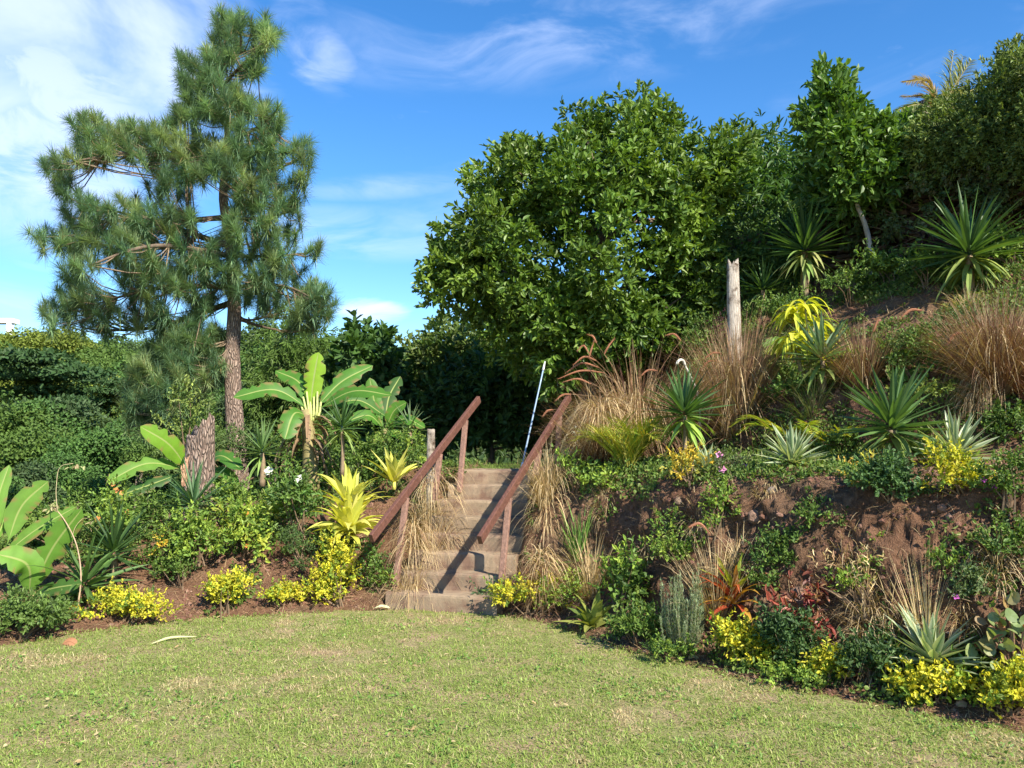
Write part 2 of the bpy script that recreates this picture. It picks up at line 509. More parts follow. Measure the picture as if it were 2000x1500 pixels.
def lawn_mat():
    m, t = new_mat('lawn_turf'); g = G(t)
    ge = g.n('ShaderNodeNewGeometry'); P = ge.outputs['Position']
    n1 = g.noise(1.7, 5, .6, P); n2 = g.noise(9, 6, .7, P); n3 = g.noise(70, 5, .7, P)
    c = g.mixc(g.rng(n2, .38, .62), (.19, .22, .065), (.33, .29, .14))
    c = g.mixc(g.rng(n1, .48, .66), c, (.38, .27, .17))
    c = g.mixc(1.0, c, g.mixc(g.rng(n3, .3, .7), (.5, .5, .5), (1.4, 1.4, 1.4)), 'MULTIPLY')
    p = g.n('ShaderNodeBsdfPrincipled'); g.l(c, p.inputs['Base Color']); p.inputs['Roughness'].default_value = .95
    p.inputs['Specular IOR Level'].default_value = .1
    b = g.n('ShaderNodeBump'); b.inputs['Strength'].default_value = .9; b.inputs['Distance'].default_value = .02
    g.l(n3, b.inputs['Height']); g.l(b.outputs[0], p.inputs['Normal'])
    o = g.n('ShaderNodeOutputMaterial'); g.l(p.outputs[0], o.inputs[0])
    return m
M_lawn = lawn_mat()

# ------------------------------------------------------------------ terrain
def flat(px, py, z=0.0):
    d = ray(px, py); t = (z - EYE[2]) / d[2]
    return EYE + d * t
EDGE = np.array([flat(a, b)[:2] for a, b in [(0, 1262), (150, 1238), (350, 1212), (600, 1198), (757, 1191), (930, 1197), (1080, 1218), (1200, 1262), (1350, 1302), (1500, 1335), (1700, 1378), (2000, 1432)]])
EDGE = np.concatenate([[[-60, 3.0], [-12, 5.4]], EDGE, [EDGE[-1] + [3, -2.6], EDGE[-1] + [60, -45]]])
P0 = flat(757, 1189)[:2]                 # foot of the stairs, left corner
AX = nrm(np.array([[0.30, 0.95]]))[0]     # up the stairs
RX = np.array([AX[1], -AX[0]])           # across the stairs
SW, RISE, TREAD, NST = 1.2, 0.17, 0.275, 8
def sdist(x, y):
    best = np.full(np.shape(x), 1e9); sg = np.ones(np.shape(x))
    for a, b in zip(EDGE[:-1], EDGE[1:]):
        d = b - a; L2 = d @ d
        t = np.clip(((x - a[0]) * d[0] + (y - a[1]) * d[1]) / L2, 0, 1)
        ex = x - a[0] - t * d[0]; ey = y - a[1] - t * d[1]
        q = np.hypot(ex, ey)
        cr = d[0] * (y - a[1]) - d[1] * (x - a[0])
        m = q < best
        sg = np.where(m, np.where(cr >= 0, 1, -1), sg); best = np.where(m, q, best)
    return best * sg
def uv(x, y):
    return (x - P0[0]) * AX[0] + (y - P0[1]) * AX[1], (x - P0[0]) * RX[0] + (y - P0[1]) * RX[1]
def h0(x, y):
    x = np.asarray(x, float); y = np.asarray(y, float)
    s = sdist(x, y); u, v = uv(x, y)
    prof = np.interp(s, [0, .32, .50, .86, 1.0, 1.2, 2.3, 2.45, 2.8, 5.6, 5.85, 5.95, 12, 60], [0, .07, .20, 1.14, 1.32, 1.40, 1.50, 1.62, 2.15, 4.1, 4.2, 5.0, 5.5, 7])
    fx = sstep(1.3, 3.3, v)
    right = np.minimum(prof, 1.42) + fx * np.maximum(prof - 1.42, 0)
    hm = np.interp(x, [-14, -9, -6, -3.8, -1.3], [-.3, .05, .45, .88, 1.36])
    left = hm * np.clip(s / 2.3, 0, 1) ** 1.1
    w = sstep(.6, 1.3, v)
    h = left * (1 - w) + right * w
    inside = (v > -0.02) & (v < SW + .02) & (u > -.02) & (u < NST * TREAD + .1)
    h = np.where(inside, np.minimum(h, RISE / TREAD * u - .12), h)
    y0 = np.interp(x, [-9, -5, -2, 2], [9.3, 11.8, 14.0, 17.0])
    zv = np.interp(y - y0, [0, 2, 7, 17, 30, 45, 66, 80, 130, 500], [.8, -.2, -3.5, -7, -5, 0.5, 8.5, 10, 6, 6])
    wv = (1 - sstep(-1, 7, x)) * sstep(0, 2.2, y - y0)
    h = h * (1 - wv) + zv * wv
    return np.where(s < 0, 0, h)
def hn(x, y):
    p = np.stack([x, y, np.zeros_like(x)], -1)
    s = sdist(x, y)
    a = sstep(0, .5, s)
    bank = a * (1 - sstep(9, 14, y))
    n = fbm(p * 1.3, 3, 5) * .14
    far = sstep(14, 30, y) * fbm(p * .12, 3, 3) * 3.0
    u, v = uv(x, y)
    near_st = 1 - .8 * (sstep(-.5, -.1, v) * (1 - sstep(SW, SW + .3, v)) * (1 - sstep(2.4, 3, u)))
    return h0(x, y) + n * bank * near_st + far
def surf(x, y, off=0.0):
    """the broken soil surface: base height pushed along its slope normal by clod sized relief"""
    z = hn(x, y); e = .05
    gx_ = (h0(x + e, y) - h0(x - e, y)) / (2 * e); gy_ = (h0(x, y + e) - h0(x, y - e)) / (2 * e)
    nn = nrm(np.stack([-gx_, -gy_, np.ones_like(gx_)], -1))
    P = np.stack([x, y, z], -1)
    s = sdist(x, y); u, v = uv(x, y)
    near_st = 1 - .9 * (sstep(-.35, -.08, v) * (1 - sstep(SW + .02, SW + .3, v)) * (1 - sstep(2.4, 3, u)))
    m = sstep(.02, .35, s) * (1 - sstep(11, 14, y)) * near_st
    steep = sstep(.6, 1.6, np.hypot(gx_, gy_))
    q = P * [1, 1, .8]
    a = fbm(q * 2.2 + 11, 3, 5) * .22 + (.10 - np.abs(fbm(q * 5 + 3, 3, 9)) * .55) * .35 + (np.abs(fbm(q * 14, 2, 19)) - .1) * .13 + fbm(q * 38, 2, 29) * .035
    return P + nn * (a * m * (.45 + .75 * steep))[..., None] + nn * off
def hit(px, py, ymax=60):
    d = ray(px, py)
    t = np.concatenate([np.arange(3, 16, .01), np.arange(16, ymax, .05)])
    p = EYE + d * t[:, None]
    b = p[:, 2] - h0(p[:, 0], p[:, 1])
    k = np.argmax(b < 0)
    if b[k] >= 0: k = len(t) - 1
    q = p[k].copy(); return q
def gz(x, y): return float(h0(np.array([x]), np.array([y]))[0])
def ax_(parts):
    out_ = [parts[0][0]]
    for a, b, st in parts:
        n = max(1, int(round((b - a) / st)))
        out_ += list(np.linspace(a, b, n + 1)[1:])
    return np.array(out_)
gx = ax_([(-600, -120, 80), (-120, -20, 5), (-20, -7, .5), (-7, -3, .06), (-3, .2, .03), (.2, 4.6, .016), (4.6, 5.5, .03), (5.5, 8, .12), (8, 20, 1), (20, 120, 10), (120, 600, 80)])
gy = ax_([(-60, 2, 8), (2, 4.3, .3), (4.3, 7.6, .016), (7.6, 9.5, .03), (9.5, 13, .08), (13, 20, .35), (20, 110, 2.5), (110, 600, 50)])
X, Y = np.meshgrid(gx, gy)
SF = surf(X, Y)
S_ = sdist(X, Y)
SF[..., 2] = np.where(S_ < 0.0, SF[..., 2] - .02, SF[..., 2])
nx, ny = len(gx), len(gy)
ii = np.arange(nx * ny).reshape(ny, nx)
quads = np.stack([ii[:-1, :-1], ii[:-1, 1:], ii[1:, 1:], ii[1:, :-1]], -1).reshape(-1, 4)
col = np.empty((ny, nx, 3)); col[:] = (.185, .105, .066)
far_w = sstep(12, 20, Y)[..., None]
col = col * (1 - far_w) + np.array([.04, .055, .02]) * far_w
litter = sstep(.05, .25, fbm(np.stack([X * 1.5, Y * 1.5, X * 0], -1), 3, 31) + .05)[..., None]
col = col * (1 - .45 * litter) + np.array([.17, .13, .085]) * .45 * litter
# faint grass growing on the path at the top of the stairs
u_, v_ = uv(X, Y)
pathm = (sstep(2.2, 2.5, u_) * (1 - sstep(3.3, 4.2, u_)) * sstep(-.2, .2, v_) * (1 - sstep(1.4, 1.9, v_)))[..., None]
col = col * (1 - pathm) + np.array([.10, .13, .035]) * pathm
mb = MB(); mb.add(SF.reshape(-1, 3), quads, None, col.reshape(-1, 3))
solo('ground', mb, M_soil, (0, 0, 0), 'reddish brown soil of the garden banks and terraces', 'ground', kind='structure', smooth=True)
# lawn sheet
lx = ax_([(-40, -7, 3), (-7, 5, .06), (5, 40, 3.5)]); ly = ax_([(-30, 3, 3), (3, 9, .06)])
X, Y = np.meshgrid(lx, ly); S_ = sdist(X, Y)
wob = fbm(np.stack([X * 3, Y * 3, X * 0], -1), 3, 77) * .35
keep = (S_ < wob * .5 + .02)
Zl = .004 + fbm(np.stack([X * .9, Y * .9, X * 0], -1), 2, 8) * .05 * 0
Zl = np.where(S_ > 0, .004 + np.maximum(S_, 0) * .25, Zl)
n_ = len(lx); ii = np.arange(X.size).reshape(X.shape)
q = np.stack([ii[:-1, :-1], ii[:-1, 1:], ii[1:, 1:], ii[1:, :-1]], -1)
kf = keep[:-1, :-1] & keep[1:, 1:] & keep[1:, :-1] & keep[:-1, 1:]
mb = MB(); mb.add(np.stack([X, Y, Zl], -1).reshape(-1, 3), q[kf], None, (.2, .2, .1))
solo('lawn', mb, M_lawn, (0, 0, 0), 'short patchy lawn in front of the planted bank', 'lawn', kind='structure', smooth=True)

# grass blades over the lawn
n = 330000
yy = 3.3 + 5.2 * R.random(n) ** 1.15
xx = (R.random(n) * 2 - 1) * (yy * .66 + .2)
s = sdist(xx, yy)
pp = np.stack([xx, yy, np.zeros(n)], 1)
dens = fbm(pp * 2.3, 3, 41) + fbm(pp * 9, 2, 51) * .8
dead = sstep(.02, .22, fbm(pp * 1.4, 4, 61) + fbm(pp * 6, 2, 66) * .6)
ed = fbm(np.stack([xx * 3, yy * 3, xx * 0], -1), 3, 77) * .17 + .04
k = (s < ed) & (R.random(n) < np.clip(.72 + dens * 1.5, .12, 1))
pp, dead, s = pp[k], dead[k], s[k]
pp[:, 2] = .004 + np.maximum(s, 0) * .25
n = len(pp)
D = nrm(np.stack([R.normal(size=n) * .9, R.normal(size=n) * .9, np.ones(n) * .55], 1))
g1 = pal(n, [(.235, .32, .065), (.29, .38, .085), (.35, .41, .13), (.17, .26, .05)])
g2 = pal(n, [(.50, .44, .23), (.56, .48, .28), (.38, .27, .16)])
t = (R.random(n) < dead * .75 + .08)[:, None]
blades(mb := MB(), pp, D, R.uniform(.014, .040, n) * (1 + .5 * (R.random(n) < .06)), R.uniform(.003, .006, n), R.uniform(0, 1.2, n), 2, np.where(t, g2, g1), prof=[1, .8, .08])
solo('grass', mb, M_grass, (0, 0, 0), 'short grass blades of the lawn with dry patches', 'grass', kind='stuff')

n = 26000
yy = 3.4 + 5.0 * R.random(n); xx = (R.random(n) * 2 - 1) * (yy * .66 + .2)
pp = np.stack([xx, yy, np.full(n, .012)], 1); s = sdist(xx, yy)
wd = fbm(pp * 3.3, 3, 91) + .9 * fbm(pp * 13, 2, 95)
k = (s < -.02) & (wd > .17 - .12 * sstep(-.5, 0, s)); pp = pp[k]; n = len(pp); pp[:, 2] += R.random(n) * .018
leaves(mb := MB(), pp, R.normal(size=(n, 3)) + [0, 0, .35], R.uniform(.014, .034, n), R.uniform(.009, .018, n), pal(n, [(.12, .24, .04), (.17, .30, .06), (.10, .19, .035), (.25, .34, .09)]), .6)
solo('lawn_weeds', mb, M_leafm, (0, 0, 0), 'broad leaved weeds and clover growing in the lawn', 'weeds', kind='stuff')
n = 600
yy = 3.6 + 4.6 * R.random(n); xx = (R.random(n) * 2 - 1) * (yy * .66 + .2); k = sdist(xx, yy) < -.02; xx, yy = xx[k], yy[k]; n = len(xx)
leaves(mb := MB(), np.stack([xx, yy, np.full(n, .028)], 1), R.normal(size=(n, 3)) * [1, 1, .2], R.uniform(.015, .05, n), R.uniform(.006, .016, n), pal(n, [(.38, .28, .15), (.28, .18, .10), (.46, .38, .22)]), .5)
solo('lawn_litter', mb, M_dry, (0, 0, 0), 'bits of dead leaf lying in the grass', 'litter', kind='stuff')

# ------------------------------------------------------------------ stairs and handrails
def P3(u, v, z): return np.array([P0[0] + AX[0] * u + RX[0] * v, P0[1] + AX[1] * u + RX[1] * v, z])
A3 = np.array([AX[0], AX[1], 0]); R3 = np.array([RX[0], RX[1], 0]); Z3 = np.array([0, 0, 1.0])
st = empty('garden_stairs', P3(0, 0, 0), 'flight of eight worn earthy concrete steps with a wooden rail each side', 'stairs')
for i in range(NST):
    u0, u1 = i * TREAD, (i + 1) * TREAD + (.9 if i == NST - 1 else .02)
    z1 = (i + 1) * RISE; z0 = z1 - RISE - .12
    nu, nv = 5, 26
    jit = R.normal() * .012
    mb = MB(); g = []
    # cross-section: front foot, front top (rounded nosing), tread back
    prof_ = [(u0 - .004, z0), (u0 - .004 + jit * .3, z0 + .16), (u0, z1 - .030), (u0 + .006, z1 - .010), (u0 + .024, z1 - .001), (u0 + .10, z1 + .002), (u0 + .18, z1), (u1, z1 + .002), (u1, z0)]
    rows = []
    vv = np.linspace(-.02 + R.normal() * .02, SW + R.normal() * .02, nv)
    for (a, b) in prof_:
        rows.append(np.array([P3(a, w, b) for w in vv]))
    V = np.array(rows)
    nz_ = fbm(V * 5, 3, 100 + i) * .05 + fbm(V * 22, 2, 120 + i) * .018
    V[1:8] += (-A3 * .8 + Z3 * .5) * nz_[1:8][..., None]
    k_ = len(prof_)
    idx = np.arange(k_ * nv).reshape(k_, nv)
    q = np.stack([idx[:-1, :-1], idx[:-1, 1:], idx[1:, 1:], idx[1:, :-1]], -1).reshape(-1, 4)
    q = list(q)
    V2 = V.reshape(-1, 3)
    t = []
    for j, e in ((0, 0), (nv - 1, 1)):
        for a in range(1, k_ - 1):
            tri = [idx[0, j], idx[a, j], idx[a + 1, j]]
            t.append(tri if e == 0 else tri[::-1])
    base_c = np.array([.275, .205, .14]) * R.uniform(.9, 1.08)
    mb.add(V2, q, t, base_c)
    part('step', mb, M_conc, st)

def rail_thing(label, ends, posts):
    """ends: two points; posts: list of (top, base)"""
    e0, e1 = map(np.array, ends)
    b = np.array(posts[0][1])
    t = empty('handrail', b, label, 'handrail', 'wooden handrails of the garden stairs')
    d = nrm((e1 - e0)[None])[0]
    side = nrm(np.cross(d, Z3)[None])[0]; up = np.cross(side, d)
    mb = MB(); L = np.linalg.norm(e1 - e0)
    # rail as a long timber cut into sections so its edges are slightly uneven
    box(mb, (e0 + e1) / 2, side * .023, up * .045, d * L / 2, (.125, .055, .040), .005)
    part('rail', mb, M_wood, t)
    for tp, bs in posts:
        tp, bs = np.array(tp), np.array(bs)
        dd = tp - bs; l = np.linalg.norm(dd); dd = dd / l
        mb = MB(); sx = nrm(np.cross(A3, dd)[None])[0]; sy = np.cross(dd, sx)
        box(mb, (tp + bs) / 2, sx * .030, sy * .026, dd * l / 2, (.27, .155, .12), .005)
        part('post', mb, M_wood, t)
# left rail, ends at (722,1055) and (937,778); posts
LY0, LY1 = 8.05, 10.35
lE = (at(725, 1052, LY0), at(935, 780, LY1))
def on_rail(E, f): return E[0] + (E[1] - E[0]) * f
def post_pair(E, f, px, py, sink=.1, off=0.0):
    tp = on_rail(E, f) - np.array([0, 0, .045])
    bx = at(px, py, tp[1] + off); bs = np.array([bx[0], bx[1], bx[2] - sink])
    tp = tp + RX_OFF
    return tp, bs
RX_OFF = -np.concatenate([RX, [0]]) * .0
rail_thing('dark red brown timber handrail on the left side of the steps', lE, [post_pair(lE, .27, 770, 1145), post_pair(lE, .575, 849, 960), post_pair(lE, .845, 897, 945)])
rE = (at(937, 1055, 7.75), at(1112, 775, 10.0))
rail_thing('dark red brown timber handrail on the right side, its shadow on the steps', rE, [post_pair(rE, .27, 977, 1140), post_pair(rE, .60, 1036, 975), post_pair(rE, .86, 1087, 935)])

# ------------------------------------------------------------------ plants: builders
def px2m(px, Y): return px / F * Y
def sink(b, d=.03): return np.array([b[0], b[1], b[2] - d])

GREEN = [(.085, .155, .028), (.12, .20, .04), (.055, .11, .022), (.16, .24, .045)]
LIME = [(.27, .36, .05), (.18, .29, .045), (.13, .22, .04)]
YEL = [(.62, .58, .03), (.50, .52, .03), (.72, .62, .04), (.30, .40, .03)]
STRAW = [(.54, .41, .23), (.64, .51, .30), (.36, .24, .12), (.26, .15, .08)]
BROWNG = [(.23, .11, .065), (.33, .18, .10), (.15, .085, .055), (.46, .34, .19), (.12, .055, .045)]

def yucca(name, label, cx, cy, by, Rp, n=70, tilt=(0, 0), cols=None, edge=None, lo=-.15, wid=.066, droop=.12, dead=0, deadcol=None, cat='yucca', group=None, seed=1, Y=None, stemr=.035, low_old=0, fold=.35):
    rng = np.random.default_rng(seed)
    base = hit(cx, by) if Y is None else at(cx, by, Y)
    Yd = base[1]
    crown = at(cx, cy, Yd)
    if crown[2] < base[2] + .03: crown[2] = base[2] + .03
    Rm = px2m(Rp, Yd)
    t = empty(name, sink(base, .02), label, cat, group)
    mb = MB()
    zc = rng.uniform(lo, 1, n) ** 1.0
    az = np.arange(n) * 2.39996 + rng.normal(size=n) * .2
    zc = np.linspace(1, lo, n) + rng.normal(size=n) * .05
    zc = np.clip(zc, -.6, .99)
    rr = np.sqrt(1 - zc ** 2)
    D = np.stack([rr * np.cos(az) + tilt[0], rr * np.sin(az) + tilt[1], zc], 1)
    L = Rm * rng.uniform(.78, 1.08, n) * np.where(zc < 0, .9, 1)
    P = crown + D * .03 * Rm / .3 + np.array([0, 0, 1]) * (zc[:, None]) * Rm * .12
    cols = cols or [(.06, .13, .035), (.09, .18, .05), (.05, .10, .03)]
    c = pal(n, cols, rng)
    yb = (zc < .05)[:, None] & (rng.random((n, 1)) < .4)
    c = np.where(yb, c * [1.7, 1.45, 1.0], c)
    blades(mb, P, D, L, Rm * wid * rng.uniform(.85, 1.15, n), droop * rng.uniform(.3, 1.6, n), 6, c, prof=[.75, .95, 1, .92, .72, .4, .03], edge=edge, fold=fold, power=1.6, rng=rng, side=nrm(np.cross(D, rng.normal(size=(n, 3)) * .25 + [0, 0, 1])))
    part('leaf_rosette', mb, M_leaf, t)
    if dead:
        mb = MB(); m = dead
        az = rng.random(m) * 6.28
        D = np.stack([np.cos(az), np.sin(az), rng.uniform(-.7, .1, m)], 1)
        c = pal(m, deadcol or [(.30, .36, .10), (.20, .28, .07), (.14, .20, .05)], rng)
        blades(mb, crown - [0, 0, 1] * rng.uniform(0, .25 * Rm, m)[:, None], D, Rm * rng.uniform(.6, 1.0, m), Rm * wid * 1.25, rng.uniform(.5, 2.0, m), 6, c, prof=[.8, 1, 1, .9, .7, .4, .05], fold=.3, rng=rng)
        part('drooping_leaves', mb, M_leaf, t)
    if crown[2] - base[2] > .06:
        mb = MB(); tube(mb, curve([sink(base), (base + crown) / 2 + [.01, 0, 0], crown], 7), [stemr * 1.1, stemr * .8], 8, (.22, .16, .10), .2)
        part('stem', mb, M_stem, t, True)
    return t

def banana_leaf(rng, pts, wid, col, nhint=(0, -1, .45), tear=.12, rib=(.42, .50, .16)):
    """one paddle leaf along a curve, 7 points across with a pale midrib"""
    nseg = 20
    c = curve(pts, nseg + 1)
    tg = nrm(np.gradient(c, axis=0))
    nh = np.array(nhint, float)
    side = nrm(np.cross(tg, np.tile(nh, (nseg + 1, 1))))
    nor = np.cross(side, tg)
    nor *= np.sign(nor @ nh)[:, None]
    tt = np.linspace(0, 1, nseg + 1)
    w = wid * np.interp(tt, [0, .08, .18, .35, .6, .8, .92, .98, 1], [.03, .06, .55, .92, 1, .9, .62, .3, .03])
    acr = np.array([-1, -.5, -.10, -.04, .04, .10, .5, 1]); m_ = 8
    mb = MB()
    wl = 1 + fbm(np.stack([tt * 7, tt * 0 + rng.random() * 50, tt * 0], -1), 2, 3) * .35
    wr = 1 + fbm(np.stack([tt * 7, tt * 0 + rng.random() * 50, tt * 0 + 9], -1), 2, 4) * .35
    dn = rng.uniform(.1, .3)
    ridg = fbm(np.stack([tt * 30, tt * 0 + 3, tt * 0], -1), 1, int(rng.integers(99))) * .12
    V = []
    for a in acr:
        ww = w * np.where(a < 0, wl, wr)
        V.append(c + side * (ww * a)[:, None] + nor * (ww * (.22 * abs(a) - dn * abs(a) ** 2 + (ridg * abs(a))))[:, None])
    V = np.stack(V, 1)
    colr = np.tile(np.asarray(col, float), (nseg + 1, 8, 1)) * (1 + rng.normal(size=(nseg + 1, 1, 1)) * .05)
    colr[:, 3:5] = np.array(rib) * .8; eb = (rng.random((nseg + 1, 2, 1)) < .3); colr[:, 0::7] = np.where(eb, np.array([.26, .17, .07]), np.asarray(col, float) * .9)
    q = []
    cut_l = rng.random(nseg) < tear; cut_r = rng.random(nseg) < tear
    verts = V.reshape(-1, 3)
    for i in range(nseg):
        for j in range(7):
            q.append([i * 8 + j, i * 8 + j + 1, (i + 1) * 8 + j + 1, (i + 1) * 8 + j])
    verts = verts.copy(); colf = colr.reshape(-1, 3)
    mb.add(verts, q, None, colf)
    # torn edges: narrow slits made by pulling outer vertices apart
    for i in range(3, nseg - 1):
        if cut_l[i]: mb.V[0][i * 8] = mb.V[0][i * 8] * .5 + mb.V[0][i * 8 + 2] * .5
        if cut_r[i]: mb.V[0][i * 8 + 7] = mb.V[0][i * 8 + 7] * .5 + mb.V[0][i * 8 + 5] * .5
    return mb

def banana(label, base, Yd, stem_top, stem_r, lvs, seed=3, stemcol=(.24, .20, .09)):
    rng = np.random.default_rng(seed)
    top = at(*stem_top, Yd)
    t = empty('banana_plant', sink(base), label, 'banana plant', 'banana plants')
    if stem_r:
        mb = MB(); tube(mb, curve([sink(base), (base + top) / 2 + [.02, 0, 0], top], 10), [stem_r * 1.25, stem_r, stem_r * .7], 12, stemcol, .12)
        part('stem', mb, M_stem, t, True)
    for lf in lvs:
        (x0, y0), (x1, y1), (x2, y2), w = lf[0], lf[1], lf[2], lf[3]
        dz = lf[4] if len(lf) > 4 else 0.0
        colr = lf[5] if len(lf) > 5 else (.10, .26, .035)
        nh = lf[6] if len(lf) > 6 else (0.25, -.8, .55)
        pts = [at(x0, y0, Yd), at(x1, y1, Yd + dz * .5), at(x2, y2, Yd + dz)]
        part('leaf', banana_leaf(rng, pts, px2m(w * 1.2, Yd), np.array(colr) * [.80, .80, .8], nh, tear=.14), M_ban, t, True)
    return t

def shrub(name, label, cx, by, wp, hp, leaf=.03, n=1500, cols=GREEN, cat='shrub', group=None, seed=5, Y=None, mat=None, aspect=.5, up=.5, depth=1.0, flowers=None, tip=None, stems=9, lift=.0, top=None, clus=9):
    rng = np.random.default_rng(seed)
    base = hit(cx, by) if Y is None else at(cx, by, Y)
    Yd = base[1]
    rx = px2m(wp / 2, Yd); rz = px2m(hp, Yd); ry = rx * depth
    t = empty(name, sink(base), label, cat, group)
    nc = max(6, n // clus)
    # clusters in a bumpy dome
    d = rsph(nc, rng); d[:, 2] = np.abs(d[:, 2]) * 1.0 - .1
    rr = rng.random(nc) ** .45
    bump = 1 + fbm(d * 2.3 + seed * 3.1, 3, seed) * 1.1
    nl = 7; lc = rsph(nl, rng) * rng.uniform(.35, .72, (nl, 1)); lc[:, 2] = np.abs(lc[:, 2]) + .05; lc[0] = (0, 0, .3)
    li = rng.integers(0, nl, nc); lr = rng.uniform(.26, .46, nl)[li]
    q_ = 1.35 * lc[li] + 1.25 * d * [1, 1, .9] * (lr * rr * bump)[:, None]
    C = base + np.stack([q_[:, 0] * rx, q_[:, 1] * ry, np.maximum(q_[:, 2], 0) * rz + rz * .06], 1) + [0, 0, lift]
    gzv = h0(C[:, 0], C[:, 1]); C[:, 2] = np.maximum(C[:, 2], gzv + .01)
    mb = MB()
    cc = pal(nc, cols, rng)
    m = nc * clus
    cen = np.repeat(C, clus, 0); dd = np.repeat(d, clus, 0)
    sh = nrm(d * .7 + rng.normal(size=(nc, 3)) * .55 + [0, 0, up * .8]); sl_ = leaf * rng.uniform(1.2, 4.6, nc)
    tt_ = np.tile(np.linspace(.1, 1, clus), nc)[:, None]; shr = np.repeat(sh, clus, 0)
    P = cen + shr * tt_ * np.repeat(sl_, clus)[:, None] + rng.normal(size=(m, 3)) * leaf * .15
    D = nrm(shr * (.2 + tt_) + rng.normal(size=(m, 3)) * .85)
    c = np.repeat(cc, clus, 0) * (1 + rng.normal(size=(m, 1)) * .15)
    leaves(mb, P, D, leaf * rng.uniform(.7, 1.35, m), leaf * aspect * rng.uniform(.8, 1.2, m), np.clip(c, .01, .9), .45, rng, up=dd * .9 + [0, 0, .5])
    part('foliage', mb, mat or M_leafm, t)
    mb = MB()
    for i in range(stems):
        e = C[rng.integers(nc)]
        tube(mb, curve([sink(base) + np.append(rng.normal(size=2) * rx * .1, 0), (base + e) / 2 + rng.normal(size=3) * .02 + [0, 0, .02], e], 5), [.006 + .01 * rz, .002], 4, (.16, .11, .07), cap=False)
    part('stem', mb, M_stem, t)
    if flowers:
        fcol, nf, fs = flowers
        for i in range(nf):
            k = rng.integers(nc); e = base + (C[k] - base) * 1.06
            mb = MB(); a = np.arange(5) * 1.2566 + rng.random()
            ax1 = nrm(np.array([[-.1, -1, .6]]) + rng.normal(size=(1, 3)) * .3)[0]
            s1 = nrm(np.cross(ax1, Z3)[None])[0]; s2 = np.cross(s1, ax1)
            D = s1 * np.cos(a)[:, None] + s2 * np.sin(a)[:, None] + ax1 * .25
            leaves(mb, np.tile(e, (5, 1)), D, fs, fs * .8, np.tile(fcol, (5, 1)), 0, rng, up=np.tile(ax1, (5, 1)))
            part('flower', mb, M_leafm, t)
    return t

def tuft(name, label, cx, by, hp, wp, n=500, cols=BROWNG, lean=(0, 0), droop=1.2, heads=None, seed=9, Y=None, cat='tussock', group=None, wid=.006, lo=.35, splay=.55, dry_n=0, tipc=None, hcol=(.36, .16, .09)):
    """clump of grass: fountain of blades from one foot, with seed heads as parts"""
    rng = np.random.default_rng(seed)
    base = hit(cx, by) if Y is None else at(cx, by, Y)
    Yd = base[1]; H = px2m(hp, Yd); Wm = px2m(wp, Yd)
    t = empty(name, sink(base), label, cat, group)
    mb = MB()
    az = rng.random(n) * 6.283; rr = np.sqrt(rng.random(n))
    P = base + np.stack([np.cos(az) * rr, np.sin(az) * rr, 0 * az], 1) * Wm * .22
    P[:, 2] = h0(P[:, 0], P[:, 1]) - .02
    sp = rr * splay * 1.3
    D = np.stack([np.cos(az) * sp + lean[0], np.sin(az) * sp + lean[1], np.ones(n)], 1) + rng.normal(size=(n, 3)) * rng.choice([.1, .22, .5], (n, 1))
    L = H * rng.uniform(lo, 1.2, n)
    c = pal(n, cols, rng)
    blades(mb, P, D, L, wid * rng.uniform(.7, 1.4, n), droop * rng.uniform(.1, 1.5, n), 7, c, prof=[1, 1, .9, .8, .6, .35, .1], power=1.4, tipcol=None if tipc is None else pal(n, tipc, rng), rng=rng)
    if dry_n:   # dead skirt hanging round the foot
        az = rng.random(dry_n) * 6.283
        P2 = base + np.stack([np.cos(az), np.sin(az), 0 * az], 1) * Wm * .3 * rng.random((dry_n, 1)) + [0, 0, 1] * rng.uniform(.05, .55, (dry_n, 1)) * H
        D2 = np.stack([np.cos(az), np.sin(az), rng.uniform(-.1, .9, dry_n)], 1) + [lean[0], lean[1], 0]
        blades(mb, P2, D2, H * rng.uniform(.3, .75, dry_n), wid * 1.1, rng.uniform(1.2, 4, dry_n), 6, pal(dry_n, STRAW, rng), rng=rng)
    part('blades', mb, M_dry, t)
    for hd in (heads or []):
        (ax0, ay0), (ax1, ay1), bend = hd
        dz = rng.uniform(-.25, .1)
        a = at(ax0, ay0, Yd + dz); b = at(ax1, ay1, Yd + dz); mid = (a + b) / 2 + [0, 0, px2m(bend, Yd)]
        c = curve([a, mid, b], 14)
        hb = MB(); L = np.linalg.norm(b - a)
        tube(hb, c, [.005, .011, .012, .009, .003], 6, hcol, cap=False)
        k = rng.integers(0, 14, 260)
        tg = nrm(np.gradient(c, axis=0))[k]
        Dh = rsph(260, rng) + tg * 1.1
        blades(hb, c[k], Dh, .028, .0022, .3, 2, pal(260, [np.array(hcol) * 1.3, np.array(hcol) * .8, (.5, .3, .2)], rng), prof=[1, .7, .1], rng=rng)
        o = part('seed_head', hb, M_dry, t)
        sb = MB(); tube(sb, curve([base + [0, 0, H * .2], (base + a) / 2 + [0, 0, H * .25], a], 8), [.0025, .002], 4, (.35, .22, .12), cap=False)
        part('stalk', sb, M_dry, t)
    return t

